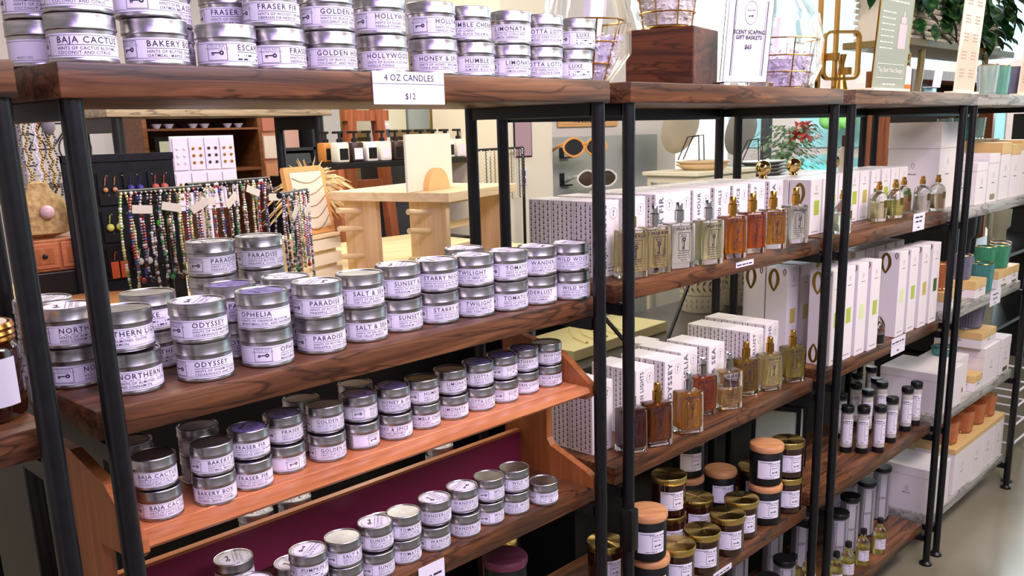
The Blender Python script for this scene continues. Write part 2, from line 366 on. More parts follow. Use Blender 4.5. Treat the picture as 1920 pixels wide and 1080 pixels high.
 ('s', -0.5548, 0.0823, -0.835, 'SUNSET BLVD', -70.3, 0, 0, 'bottom front'),
 ('s', -0.5479, 0.0908, -0.7895, 'SUNSET BLVD', -90.3, 1, 1, 'bottom front'),
 ('s', -0.4908, 0.0868, -0.835, 'TOMATO BASIL', -89.2, 0, 0, 'bottom front'),
 ('s', -0.4883, 0.087, -0.7895, 'TOMATO BASIL', -85.3, 0, 1, 'bottom front'),
 ('s', -0.4223, 0.085, -0.835, 'WANDERLUST', -91.2, 0, 0, 'bottom front'),
 ('s', -0.4123, 0.0915, -0.7895, 'WANDERLUST', -117.4, 1, 1, 'bottom front'),
 ('s', -0.3474, 0.0835, -0.835, 'WANDERLUST', -119.4, 0, 0, 'bottom front'),
 ('s', -0.3416, 0.0941, -0.7895, 'WANDERLUST', -109.3, 1, 1, 'bottom front'),
 ('s', -0.2792, 0.0877, -0.835, 'WILD WOOD', -61.0, 0, 0, 'bottom front'),
 ('s', -0.2729, 0.0913, -0.7895, 'WILD WOOD', -63.1, 0, 1, 'bottom front'),
 ('s', -0.2124, 0.0833, -0.835, 'WILD WOOD', -109.8, 0, 0, 'bottom front'),
 ('s', -0.2077, 0.0865, -0.7895, 'WILD WOOD', -84.8, 0, 1, 'bottom front'),
 ('s', -0.1399, 0.0694, -0.835, 'WHISKEY RIVER', -94.8, 0, 0, 'bottom front'),
 ('s', -0.8, 0.06, -0.835, 'OPHELIA', -87.2, 0, 0, 'bottom front'),
 ('s', -0.8, 0.06, -0.7895, 'SALT & SEA', -87.2, 1, 1, 'bottom front'),
 ('s', -0.875, 0.05, -0.835, 'OPHELIA', -84.4, 0, 0, 'bottom front'),
 ('s', -0.875, 0.05, -0.7895, 'OPHELIA', -84.4, 0, 1, 'bottom front'),
 ('s', -0.94, 0.06, -0.835, 'LUXE', -81.5, 0, 0, 'bottom front'),
 ('s', -0.94, 0.06, -0.7895, 'LUXE', -81.5, 1, 1, 'bottom front'),
 ('s', -0.78, 0.155, -0.835, 'PARADISE', -76.1, 0, 0, 'bottom middle'),
 ('s', -0.78, 0.155, -0.7895, 'PARADISE', -76.1, 1, 1, 'bottom middle'),
 ('s', -0.68, 0.15, -0.835, 'PARADISE', -79.7, 1, 0, 'bottom middle'),
 ('s', -0.475, 0.175, -0.835, 'SUNSET BLVD', -85.7, 1, 0, 'bottom middle'),
 ('s', -0.66, 0.295, -0.835, 'BAJA CACTUS', -67.8, 1, 0, 'bottom back'),
 ('s', -0.66, 0.295, -0.7895, 'BAJA CACTUS', -67.8, 1, 1, 'bottom back'),
 ('s', -0.58, 0.295, -0.835, 'BAJA CACTUS', -70.3, 1, 0, 'bottom back'),
 ('s', -0.58, 0.295, -0.7895, 'BAJA CACTUS', -70.3, 1, 1, 'bottom back'),
 ('s', -0.8, 0.3, -0.835, 'BAJA CACTUS', -63.1, 1, 0, 'bottom back'),
 ('s', -0.22, 0.3, -0.835, 'BAJA CACTUS', -79.9, 1, 0, 'bottom back'),
 ('s', -0.22, 0.3, -0.7895, 'BAJA CACTUS', -79.9, 1, 1, 'bottom back'),
 ('s', -0.33, 0.3, -0.835, 'BAJA CACTUS', -77.2, 1, 0, 'bottom back')]
JARS = [('black', 0.8389, 0.0957, -1.228, 0),
 ('black', 0.8389, 0.0957, -1.1059999999999999, 1),
 ('amber', 0.9533, 0.0863, -1.228, 0),
 ('amber', 0.9533, 0.0863, -1.1159999999999999, 1),
 ('amber', 0.7137, 0.0996, -1.228, 0),
 ('amber', 0.5986, 0.0758, -1.228, 0),
 ('amber', 0.4678, 0.0723, -1.228, 0),
 ('amber', 0.3424, 0.0753, -1.228, 0),
 ('black', 0.2512, 0.0828, -1.228, 0),
 ('black', 0.2392, 0.0828, -1.1059999999999999, 1),
 ('black', 0.8443, 0.3128, -1.228, 0),
 ('black', 0.8443, 0.3128, -1.1059999999999999, 1),
 ('black', 0.8998, 0.2468, -1.228, 0),
 ('amber', 0.4995, 0.2008, -1.228, 0),
 ('amber', 0.4995, 0.2008, -1.1159999999999999, 1),
 ('amber', 0.6394, 0.2018, -1.228, 0),
 ('amber', 1.0735, 0.338, -1.228, 0),
 ('amber', 0.2512, 0.2226, -1.228, 0)]
PERFUMES = [(0.1725, 0.0775, -0.4111, 'straw', 'gold', 0),
 (0.2546, 0.0746, -0.4111, 'straw', 'silver', 0),
 (0.3502, 0.073, -0.4111, 'clear', 'silver', 0),
 (0.4364, 0.0491, -0.4111, 'pale', 'silver', 0),
 (0.551, 0.0524, -0.4111, 'amber', 'gold', 0),
 (0.6645, 0.0626, -0.4111, 'orange', 'gold', 0),
 (0.76, 0.0569, -0.4111, 'honey', 'gold', 0),
 (0.8994, 0.0647, -0.4111, 'clear', 'gold', 0),
 (0.1807, 0.0831, -0.8229, 'red', 'chrome', 0),
 (0.2586, 0.0662, -0.8229, 'brown', 'gold', 0),
 (0.3801, 0.06, -0.8229, 'honey', 'chrome', 0),
 (0.5206, 0.1107, -0.8229, 'orange', 'chrome', 0),
 (0.6095, 0.0864, -0.8229, 'half', 'chrome', 0),
 (0.7427, 0.1128, -0.8229, 'gold', 'gold', 0),
 (0.8333, 0.0902, -0.8229, 'straw', 'gold', 0),
 (0.9515, 0.0811, -0.8229, 'olive', 'gold', 0)]
MISC = [('salt', 1.5311, 0.1613, -1.2267),
 ('salt', 1.5577, 0.1146, -1.2267),
 ('salt', 1.6028, 0.0742, -1.2267),
 ('salt', 1.7266, 0.0821, -1.2267),
 ('salt', 1.8855, 0.0893, -1.2267),
 ('salt', 1.9653, 0.0895, -1.2267),
 ('salt', 1.6591, 0.2436, -1.2267),
 ('salt', 1.8251, 0.2617, -1.2267),
 ('salt', 1.7645, 0.1896, -1.2267),
 ('salt', 1.9352, 0.2285, -1.2267),
 ('salt', 1.9928, 0.318, -1.2267),
 ('salt', 1.9231, 0.1919, -1.2267),
 ('salt', 2.0867, 0.314, -1.2267),
 ('oil', 1.6791, 0.0766, -1.6468),
 ('oil', 1.5516, 0.0845, -1.6468),
 ('oil', 1.4196, 0.0812, -1.6468),
 ('oil', 1.3232, 0.0798, -1.6468),
 ('oil', 1.2644, 0.1483, -1.6468),
 ('oil', 1.2125, 0.181, -1.6468),
 ('tube', 1.993, 0.1992, -1.6468),
 ('tube', 1.7968, 0.1839, -1.6468),
 ('tube', 1.6215, 0.1702, -1.6468),
 ('tube', 1.4591, 0.1395, -1.6468),
 ('tube', 1.0171, 0.1142, -1.6468),
 ('tube', 0.875, 0.0938, -1.6468),
 ('round', 1.6199, 0.1359, -0.4171),
 ('round', 1.7457, 0.133, -0.4171),
 ('round', 1.9055, 0.1648, -0.4171),
 ('round', 1.9747, 0.1238, -0.4171),
 ('round', 2.0804, 0.1059, -0.4171),
 ('round', 1.2205, 0.08, -0.4171),
 ('reed', 1.5261, 0.0956, -0.8194),
 ('cork', 2.056, 0.1767, -1.6468)]

# ------------------------------------------------------------ room shell
FZ = -1.809
fl = M(); fl.box(-6, 16, -6, 9, FZ-.08, FZ)
FLOORM = noisy('polished_concrete', (124, 116, 98), (146, 138, 120), (1.4, 1.4, 1.4), rough=.2, detail=6)
struct('floor', fl, FLOORM, smooth=False)
w = M(); w.box(-3.5, 8.96, 5.2, 5.3, FZ, 1.6); struct('wall_back', w, WALLC, smooth=False)
w = M(); w.box(-3.6, -3.5, -2, 5.3, FZ, 1.6); struct('wall_left', w, WALLC, smooth=False)
# storefront: low wall, mullions and panes; the street lies behind it
w = M(); w.box(9.0, 9.1, .0, 9, FZ, -1.0); w.box(9.0, 9.1, .0, 9, 1.7, 2.0); struct('wall_front', w, WALLC, smooth=False)
mu = M()
for y in (.05, 1.6, 3.15, 4.7, 6.25, 7.8): mu.box(8.98, 9.12, y-.04, y+.04, -1.0, 1.7)
mu.box(8.98, 9.12, 0, 9, -1.04, -.98); mu.box(8.98, 9.12, 0, 9, 1.66, 1.72)
wn = struct('window_1', mu, DARK, smooth=False)
pn = M(); pn.box(9.04, 9.05, 0, 9, -1.0, 1.68); obj('pane', pn, mat('window_glass', (240, 250, 250), .0, 0, 1, 1.02), wn, smooth=False)
# street outside
f = M(); f.box(13.5, 13.8, 2, 14, -2.2, .75); bl = obj('brick_building', f, noisy('pink_brick', (232, 196, 190), (240, 214, 208), (3, 3, 14), rough=.9), smooth=False)
tag(bl, 'pink brick building across the street seen through the shop window', 'building')
f = M()
for i in range(5):
    for j in range(1): f.box(13.46, 13.52, 3.2+i*2, 4.5+i*2, -.5, .25)
obj('window', f, mat('far_window', (184, 226, 232), .3), bl, smooth=False)
f = M(); f.box(9.4, 20, -4, 16, -2.3, -2.2); s = struct('ground_street', f, mat('pale_asphalt', (190, 206, 208), .9), smooth=False)
sk = M(); sk.box(24, 24.1, -12, 30, -3, 14); skm = mat('overcast_sky', (206, 238, 246), 1, emit=1.25); sk = struct('sky_street', sk, skm, smooth=False)
t = thing('street_tree', 'small bright green tree on the street outside the window', 'tree', (12.95, 5.6, -2.2), 0)
f = M(); f.cyl(0, 0, 0, 1.5, .06, 8); obj('trunk', f, mat('bark', (110, 90, 70), .9), t)
f = M()
for i in range(7): f.ball((random.uniform(-.05, .05), random.uniform(-.22, .22), 2.2+random.uniform(-.1, .3)), .15, 8)
o_ = obj('foliage', f, mat('lime_leaves', (150, 200, 110), .8), t); o_['kind'] = 'stuff'
# turquoise car outside
cr = thing('car', 'pale turquoise car parked outside the shop window', 'car', (11.6, 5.3, -2.2), 0)
prof = [(-2.1, .35), (-2.15, .8), (-1.5, 1.0), (-.9, 1.5), (.2, 1.62), (1.0, 1.5), (1.7, 1.05), (2.15, .9), (2.2, .4)]
f = M(); f.prism(prof, -.8, .8, 'x'); obj('body', f, mat('turquoise_paint', (136, 220, 222), .2, coat=1), cr, smooth=False)
f = M(); f.prism([(-1.25, 1.05), (-.8, 1.42), (.2, 1.52), (.9, 1.42), (1.4, 1.08)], -.82, .82, 'x'); obj('side_window', f, mat('car_glass', (170, 226, 234), .1), cr, smooth=False)
for yy in (-1.35, 1.4):
    f = M(); f.lathe([(.02, -.84), (.34, -.84), (.34, .84), (.02, .84)], 24, Matrix.Translation((0, yy, .34)) @ Matrix.Rotation(pi/2, 4, 'Y')); obj('wheel', f, DARK, cr)

# ------------------------------------------------------------ the row of shelving units
BT = .041
def shelving(name, x0, x1, zs, label, top_mat, mats, feet=True, top_z=0.0):
    t = thing(name, label, 'shelving unit', (x0, 0, FZ), 0, 'walnut and black steel shelving units in a row')
    W = x1-x0
    def Z(z): return z-FZ
    m = M(); m.bbox(0, W, 0, .40, Z(-BT), Z(0), .003); obj('top_board', m, top_mat, t)
    for z, mm in zip(zs, mats):
        m = M(); m.bbox(.005, W-.005+(.008 if x0 < -.9 and x0 > -1.5 else 0), .0463, .356, Z(z-BT), Z(z), .003); obj('shelf_board', m, mm, t)
    for px in (.0163, W-.0163):
        for py in (.0179, .3784):
            m = M(); m.cyl(px, py, .012, Z(-BT), .0132, 20); m.lathe([(.024, 0), (.024, .008), (.014, .016)], 20, Matrix.Translation((px, py, 0)))
            obj('post', m, BLACK, t)
        for z in [0]+list(zs):
            m = M(); m.box(px-.009, px+.009, .0315, .3645, Z(z-BT-.024), Z(z-BT-.0005)); obj('side_rail', m, BLACK, t, smooth=False)
    if x0 > 0:
        m = M(); m.box(.03, W-.03, .368, .389, Z(-BT-.03), Z(-BT-.0005)); obj('back_rail', m, BLACK, t, smooth=False)
    return t
ZS1 = [-.425, -.835, -1.242, -1.647]; ZS2 = [-.4111, -.8229, -1.228, -1.6468]; ZS3 = [-.4171, -.8194, -1.2267, -1.6468]
shelving('shelving_unit', -2.043, -1.0435, [-.427, -.835, -1.242, -1.647], 'walnut and black steel shelving unit cut by the left edge, holding an amber jar', W_RACK, [W_RACK]*4)
u1 = shelving('shelving_unit', -1.0, 0.0, ZS1, 'walnut and black steel shelving unit filled with silver candle tins', W_RACK, [W_RACK]*4)
u2 = shelving('shelving_unit', .0639, 1.0175, ZS2, 'walnut and black steel shelving unit with square perfume bottles and patterned boxes', W_RACK, [W_RACK]*4)
u3 = shelving('shelving_unit', 1.0916, 2.0367, ZS3, 'walnut and black steel shelving unit with tall diffuser boxes and bath salt tubes', W_RACKY, [W_RACK]*4)
GREYP = wood('walnut_plank_pale', (120, 116, 112), (160, 156, 150), (188, 186, 180))
u4 = shelving('shelving_unit', 2.1103, 3.0539, [-.4205, -.808, -1.2267, -1.6468], 'shelving unit with pale greyed boards at the right, holding boxed glass candles', GREYP, [GREYP]*4)
# diagonal back braces and a clip seen on unit two
for (a, b) in (((.25, -.46), (.62, -.80)), ((.86, -.46), (.62, -.80))):
    m = M(); m.tube([(a[0], .385, a[1]-FZ), (b[0], .385, b[1]-FZ)], .006); obj('brace', m, BLACK, u2)
m = M(); m.bbox(.0, .026, -.004, .032, .80, .90, .004); obj('cable_clip', m, DARK, u2)

# ------------------------------------------------------------ candle tins
SCENTS = {'BAJA CACTUS': ('HINTS OF CACTUS BLOOMS,', 'COCONUT AND CITRUS'), 'BAKERY BOX': ('HINTS OF BUTTER, SUGAR,', 'OATMEAL, MAPLE, CARAMEL'),
 'ESCAPE': ('~15', '~11'), 'FRASER FIR': ('HINTS OF WOODY, FIR BALSAM,', 'SIBERIAN FIR NEEDLES'),
 'GOLDEN HOUR': ('HINTS OF BLACK CURRANT,', 'COCONUT, AND FRESH CITRUS'), 'HOLLYWOOD HILLS': ('HINTS OF SUGAR, COCONUT,', 'VANILLA TONKA'),
 'HONEY & SPICE': ('HINTS OF HONEY, BERGAMOT,', 'TONKA AND TOBACCO LEAF'), 'HUMBLE CHERRY': ('HINTS OF CHERRY,', 'ALMOND, BLACK TEA & MUSK'),
 'LIMONATA': ('HINTS OF CITRUS AND', 'LEMON VERBENA'), 'LOTTA LOTTA': ('HINTS OF DARK ROASTED', 'ALMOND, COCOA & CREAM'),
 'LUXE': ('~15', '~12'), 'NORTHERN LIGHTS': ('HINTS OF ALMOND, CLOVE,', 'AND CINNAMON'),
 'ODYSSEY': ('HINTS OF WARM WOODS,', 'CEDARWOOD AND SPICE'), 'OPHELIA': ('HINTS OF ORANGE BLOSSOM,', 'MARSHMALLOW, AND RASPBERRY'),
 'PARADISE': ('HINTS OF BUTTER, COCONUT,', 'PINEAPPLE, CLOVE, GINGER & RUM'), 'SALT & SEA': ('HINTS OF SEA SALT AND', 'THE VALLEY BREEZE'),
 'SUNSET BLVD': ('HINTS OF WILD ROSE,', 'GERANIUM, LEATHER'), 'STARRY NIGHT': ('HINTS OF DOUGLAS FIR, SMOKE,', 'CEDAR WOOD, & PATCHOULI'),
 'TWILIGHT': ('HINTS OF AMBER OUD', 'AND TOBACCO BAY'), 'TOMATO BASIL': ('HINTS OF GREENERY,', 'LEAVES AND THYME'),
 'WANDERLUST': ('HINTS OF BLOOD ORANGE,', 'BERGAMOT AND JASMINE'), 'WILD WOOD': ('HINTS OF OAK, TOBACCO,', 'CEDAR, EUCALYPTUS AND WOOD'),
 'WHISKEY RIVER': ('~13', '~12'), 'PUMPKIN SPICE': ('~13', '~15'), '': ('', '')}
def tin_meshes(R, H):
    D = {}
    m = M(); m.lathe([(0, .001), (R*.86, .001), (R*.9, 0), (R*.965, H*.02), (R*.98, H*.05), (R*.965, H*.085), (R*.955, H*.10), (R*.955, H*.70)], 48)
    D['can'] = m
    m = M(); m.lathe([(R*.955, H*.665), (R*.985, H*.665), (R*1.0, H*.68), (R*1.0, H*.705), (R*.985, H*.72), (R*.985, H*.94), (R*.975, H*.975), (R*.95, H*.99), (R*.915, H*.985), (R*.89, H*.955), (0, H*.955)], 48)
    D['lid'] = m
    m = M(); m.lathe([(R*.962, H*.115), (R*.962, H*.585)], 56, a0=-pi/2-radians(70), a1=-pi/2+radians(235)); D['label'] = m
    rr = R*.966
    def wr(x, y): a = x/rr; return (rr*sin(a), -rr*cos(a), y)
    D['print'] = {}
    for nm, (l1, l2) in SCENTS.items():
        m = M(); X0 = -radians(66)*rr; X1 = radians(231)*rr
        for y in (H*.15, H*.545): flat2(rectpf(X0, X1, y, y+H*.008, 40), wr, m)
        if nm:
            bw = R*.66; frame(-bw/2, bw/2, H*.17, H*.53, H*.012, m, wr)
            key_motif(0, H*.34, R*.40, m, wr)
            for k, tx in enumerate(('VILLA RUE', 'FRAGRANCE CO.')):
                v, f_ = textgeo(tx, H*.062, 1.25, 0, 'CENTER'); flat2(([(a[0], a[1]+H*(.465-.055*k)) for a in v], f_), wr, m)
            x = R*.66
            v, f_ = textgeo(nm, H*.178, 1.22, H*.0022); L = max([a[0] for a in v]+[R*.9]) if v else R
            flat2(([(a[0]+x, a[1]+H*.40) for a in v], f_), wr, m)
            flat2(rectpf(x, x+L, H*.355, H*.367, 12), wr, m)
            for k, tx in enumerate((l1, l2)):
                v, f_ = textgeo(tx, H*.088, 1.12, H*.0006); flat2(([(a[0]+x, a[1]+H*(.265-.085*k)) for a in v], f_), wr, m)
            v, f_ = textgeo('4OZ/113G', H*.07, 1.2); flat2(([(a[0]+x+R*2.1, a[1]+H*.19) for a in v], f_), wr, m)
        D['print'][nm] = m
    m = M(); m.lathe([(R*.80, H*.957), (R*.80, H*.966), (0, H*.966)], 40); D['sticker'] = m
    zt = H*.966+.0003
    def tp(x, y): return (x, y, zt)
    m = M(); n = 40; vs = []; fs = []
    for i in range(n):
        a = 2*pi*i/n; vs += [(R*.75*cos(a), R*.75*sin(a)), (R*.735*cos(a), R*.735*sin(a))]; j = (i+1) % n; fs.append((2*i+1, 2*j+1, 2*j, 2*i))
    flat2((vs, fs), tp, m); key_motif(0, -R*.28, R*.62, m, tp)
    flat2(rectpf(-R*.6, R*.6, -R*.02, R*.005), tp, m)
    for k, tx in enumerate(('VILLA RUE', 'FRAGRANCE CO.')):
        v, f_ = textgeo(tx, R*.2, 1.3, 0, 'CENTER'); flat2(([(a[0], a[1]+R*(.30-.2*k)) for a in v], f_), tp, m)
    D['sprint'] = m
    return D
TM = {'l': tin_meshes(.04, .057), 's': tin_meshes(.0315, .0455)}
PROTO = {}
def tin_proto(kind, name, st, place, label):
    D = TM[kind]
    t = thing('candle_tin', label, 'candle tin', (0, 0, 0), 0)
    obj('can', D['can'], TIN, t); obj('lid', D['lid'], TIN, t)
    lb = obj('paper_label', D['label'], LABEL, t); obj('lettering', D['print'][name], INK, lb, smooth=False)
    if st:
        s = obj('lid_sticker', D['sticker'], LABEL if st == 1 else mat('violet_lid_reflection', (128, 112, 176), .3), t); obj('lettering', D['sprint'], INK, s, smooth=False)  # bare lids get their violet reflection painted on as a tinted disc
    return t
PLACE = {'top front': ('front', 'the top board'), 'top back': ('rear', 'the top board'), 'second front': ('front', 'the second shelf'),
         'second back': ('rear', 'the second shelf'), 'riser front': ('front', 'the orange riser'), 'riser back': ('rear', 'the orange riser'),
         'bottom front': ('front', 'the board below the riser'), 'bottom middle': ('middle', 'the board below the riser'), 'bottom back': ('rear', 'the board behind the maroon fascia')}
ranks = {}
for row in PLACE:
    xs = sorted({(round(t[1]/.03)) for t in TINS if t[8] == row and t[7] == 0}); ranks[row] = sorted([t[1] for t in TINS if t[8] == row and t[7] == 0])
for (kind, x, y, z, name, rz, st, tier, row) in TINS:
    bases = ranks[row]; k = min(range(len(bases)), key=lambda i: abs(bases[i]-x))
    mates = [t for t in TINS if t[8] == row and min(range(len(bases)), key=lambda i: abs(bases[i]-t[1])) == k]
    nt = max(t[7] for t in mates); pos = 'lone' if nt == 0 else ('lower' if tier == 0 else ('upper' if tier == nt else 'middle'))
    fr, pl = PLACE[row]
    lab = f'{pos} silver candle tin, {ORD[k]} {fr} stack from left on {pl}'.replace('the board behind the maroon fascia', 'board behind maroon fascia').replace('the board below the riser', 'the board below riser') if pos != 'lone' else f'lone silver candle tin, {ORD[k]} from left in the {fr} row on {pl}'.replace('the board below the riser', 'board below riser').replace('the board behind the maroon fascia', 'board behind fascia')
    key = (kind, name, st)
    rzz = radians(rz-4+random.uniform(-4, 4))
    grp = 'silver candle tins on '+pl
    if key not in PROTO:
        PROTO[key] = tin_proto(kind, name, st, row, lab); o = PROTO[key]; o.location = (x, y, z+.0002); o.rotation_euler.z = rzz; o['group'] = grp
    else: o = dup(PROTO[key], (x, y, z+.0002), rzz, lab, grp)
    if st:
        for c in o.children:
            if c.name.startswith('lid_sticker'): c.rotation_euler.z = random.choice([-.9, -.6, 2.3, .2, .5])-0.0

# ------------------------------------------------------------ orange riser with its maroon fascia
t = thing('display_riser', 'orange cherry wood riser standing on the lower shelf under small candle tins', 'display riser', (0, 0, -.835))
b0 = -.835
m = M(); m.prism([(.038, -.627-b0), (.034, -.622-b0), (.036, -.614-b0), (.042, -.612-b0), (.225, -.612-b0), (.225, -.624-b0), (.06, -.624-b0), (.05, -.627-b0)], -.955, -.0295, 'x')
m.tube([(-.95, .068, -.6118-b0), (-.034, .068, -.6118-b0)], .0028, 6)
obj('upper_shelf', m, W_ORANGE, t, ang=50)
for xs, nm in (((-.973, -.956), 'side_panel'), ((-.0285, -.011), 'side_panel')):
    m = M(); m.prism([(.030, 0), (.030, .022), (.048, .034), (.150, .070), (.160, .085), (.160, .185), (.045, .196), (.030, .208), (.032, .226), (.045, .235), (.115, .285), (.23, .31), (.29, .31), (.29, 0)], xs[0], xs[1], 'x')
    obj(nm, m, W_ORANGE_Z, t, smooth=False)
m = M(); m.box(-.955, -.0295, .243, .253, .001, .083); obj('fascia', m, MAROON, t, smooth=False)
m = M(); m.box(-.955, -.0295, .241, .2555, .0835, .089); obj('fascia_edge', m, W_ORANGE, t, smooth=False)

# ------------------------------------------------------------ price cards on the shelf edges
def card(name, label, x0, x1, z0, z1, y, lines, par=None):
    t = thing(name, label, 'price card', (x0, y, z0))
    m = M(); m.box(0, x1-x0, -.0012, 0, 0, z1-z0); obj('card', m, PAPER, t, smooth=False)
    W = x1-x0; Hh = z1-z0; m = M()
    def fn(a, b): return (a, -.0015, b)
    for s, sz, yy in lines:
        if s == '-': flat2(rectpf(0, W, yy*Hh, yy*Hh+.0006), fn, m); continue
        v, f_ = textgeo(s, sz, 1.05, 0, 'CENTER'); flat2(([(a[0]+W/2, a[1]+yy*Hh) for a in v], f_), fn, m)
    obj('lettering', m, INK, t, smooth=False); return t
card('price_card', 'white price card reading 4 OZ CANDLES $12 on the top board edge', -.563, -.424, -.046, .002, -.0005, [('4 OZ CANDLES', .0135, .72), ('-', 0, .62), ('$12', .013, .16)])
card('price_tag', 'small white tag on the shelf edge under the upper perfume bottles', .555, .640, -.437, -.423, .0458, [('~13', .008, .3)])
card('price_tag', 'white price card on the shelf edge below the round perfume bottles', 1.700, 1.802, -.457, -.397, .0458, [('~7', .013, .72), ('~5', .013, .48), ('~2', .01, .15)])
card('price_tag', 'white price card on the shelf edge below the tall diffuser boxes', 1.585, 1.705, -.873, -.813, .0458, [('~12', .0115, .68), ('-', 0, .55), ('~2', .01, .18)])
card('price_tag', 'small white tag on the shelf edge below the brass lidded jars', .483, .575, -1.262, -1.246, .0458, [('~13', .008, .3)])
card('price_tag', 'white price card on the shelf edge below the teal glass tumbler', 2.62, 2.76, -.865, -.80, .0458, [('~6', .013, .68), ('~5', .013, .4), ('~2', .01, .12)])
card('price_tag', 'white tag on the lower shelf edge below the small tins', -.495, -.435, -.885, -.842, .0458, [('~6', .010, .4)])

# ------------------------------------------------------------ perfume bottles
LIQ = {'straw': (232, 214, 150), 'pale': (222, 218, 170), 'clear': (238, 236, 222), 'amber': (214, 128, 30), 'orange': (206, 100, 34), 'honey': (214, 152, 60), 'red': (112, 40, 20),
       'brown': (150, 78, 22), 'half': (226, 186, 120), 'gold': (176, 138, 50), 'olive': (190, 172, 82)}
CAPS = {'gold': GOLD, 'silver': CHROME, 'chrome': CHROME}
gm = M(); gm.bbox(-.033, .033, -.022, .022, .0003, .105, .004)
capm = M(); capm.lathe([(.0085, .105), (.0085, .110), (.0115, .110), (.0115, .133), (.0085, .135), (.0085, .150), (.007, .152), (0, .152)], 24)
lm = M(); lm.bbox(-.029, .029, -.018, .018, .014, .097, .003)
lmh = M(); lmh.bbox(-.029, .029, -.018, .018, .014, .055, .003)
tube = M(); tube.tube([(0, 0, .105), (.002, 0, .06), (.012, .004, .018)], .0012, 6)
pr = M()
def fpf(a, b): return (a, -.0224, b)
for s, sz, z in (('VILLA RUE', .0082, .0895),):
    v, f_ = textgeo(s, sz, 1.15, .0004, 'CENTER'); flat2(([(a[0], a[1]+z) for a in v], f_), fpf, pr)
frame(-.0155, .0155, .041, .084, .0015, pr, fpf)
key_motif(0, .058, .027, pr, fpf, True)
for s, z in (('~5', .0775), ('~5', .0735)):
    v, f_ = textgeo(s, .0036, 1.2, 0, 'CENTER'); flat2(([(a[0], a[1]+z) for a in v], f_), fpf, pr)
for i, s in enumerate(('~13', '~14', '~12', '~7')):
    v, f_ = textgeo(s, .0034, 1.1, 0, 'CENTER'); flat2(([(a[0], a[1]+.036-i*.0055) for a in v], f_), fpf, pr)
WORDS = {'straw': 'straw yellow', 'pale': 'pale green', 'clear': 'clear', 'amber': 'deep amber', 'orange': 'orange', 'honey': 'honey coloured', 'red': 'dark red', 'brown': 'brown', 'half': 'half empty pale', 'gold': 'dull gold', 'olive': 'olive'}
cnt = {}
for (x, y, z, liq, cap, rz) in PERFUMES:
    lv = 'upper' if z > -.6 else 'lower'; cnt[lv] = cnt.get(lv, -1)+1
    t = thing('perfume_bottle', f'{WORDS[liq]} square perfume bottle, {"gold" if cap=="gold" else "silver"} cap, {ORD[cnt[lv]]} from left on {lv} perfume shelf', 'perfume bottle', (x, y+.004, z), radians(-22+random.Random(int(x*999)).uniform(-4, 4)), f'square perfume bottles on the {lv} perfume shelf')
    lq = mat('liquid_'+liq, LIQ[liq], .0, 0, .75, 1.34)
    if cnt[lv] == 0 and lv == 'upper':
        g0 = obj('glass', gm, GLASS, t); c0 = obj('spray_cap', capm, CAPS[cap], t); l0 = obj('liquid', lm, lq, t); t0 = obj('dip_tube', tube, PAPER, t); p0 = obj('lettering', pr, INK, t, smooth=False)
    else:
        obj('glass', gm, GLASS, t); obj('spray_cap', capm, CAPS[cap], t); obj('liquid', lmh if liq == 'half' else lm, lq, t); obj('dip_tube', tube, PAPER, t); obj('lettering', pr, INK, t, smooth=False)

# ------------------------------------------------------------ patterned perfume cartons
def carton_meshes(w, d, h):
    b = M(); b.bbox(0, w, 0, d, 0.0003, h, .0012, seg=1)
    k = M(); n = 5; rows = int(h/.0125)
    for c in range(n):
        for r in range(rows):
            u = d*(c+.6)/(n+.2); v = .008+r*.0125+(.006 if c % 2 else 0)
            if v+.009 > h: continue
            def fn(a, b_): return (-.0003, a, b_)
            flat2(rectpf(u-.0008, u+.0008, v, v+.0075), fn, k); flat2(rectpf(u-.0018, u, v+.0062, v+.0072), fn, k)
            vs = [(u+.0023*cos(2*pi*i/7), v+.0023*sin(2*pi*i/7)) for i in range(7)]; flat2((vs, [tuple(range(7))]), fn, k)
    return b, k
CB, CK = carton_meshes(.075, .068, .168)
CARTON = mat('carton_grey_pattern_side', (230, 223, 222), .55); KEYI = mat('key_pattern_ink', (86, 66, 62), .6)
def front_text(word, w, h, size=.024):
    m = M()
    v, f_ = textgeo(word, size, 1.2, .0007)
    if v:
        L = max(a[0] for a in v); k_ = min(1, h*.84/L); flat2(([(w*.40-a[1]*max(k_, .8), a[0]*k_+h*.95-L*k_) for a in v], f_), lambda a, b: (a, -.0004, b), m)
    n = 24; cx, cz, r = w*.74, h*.83, w*.17; vs = []; fs = []
    for i in range(n):
        a = 2*pi*i/n; vs += [(cx+r*cos(a), cz+r*sin(a)), (cx+r*.95*cos(a), cz+r*.95*sin(a))]; j = (i+1) % n; fs.append((2*i, 2*j, 2*j+1, 2*i+1))
    flat2((vs, fs), lambda a, b: (a, -.0004, b), m); key_motif(cx, cz, r*1.0, m, lambda a, b: (a, -.0004, b), True)
    for i, s in enumerate(('SPRAY', '~8', '~6')):
        v, f_ = textgeo(s, .0045, 1.1); flat2(([(a[0]+w*.45, a[1]+.026-i*.007) for a in v], f_), lambda a, b: (a, -.0004, b), m)
    return m
GREYI = mat('grey_print', (96, 90, 108), .6)
def carton_column(x, y, z, word, n, lab, grp, step=.0695):
    for i in range(n):
        t = thing('perfume_carton', lab+('front' if i == 0 else ('middle' if i == 1 and n > 2 else 'back')), 'carton', (x+random.uniform(-.002, .002)*(i > 0), y+i*step, z), 0, grp)
        obj('box', CB, CARTON, t, smooth=False); obj('key_pattern', CK, KEYI, t, smooth=False)
        if i == 0: obj('lettering', front_text(word, .075, .168), GREYI, t, smooth=False)
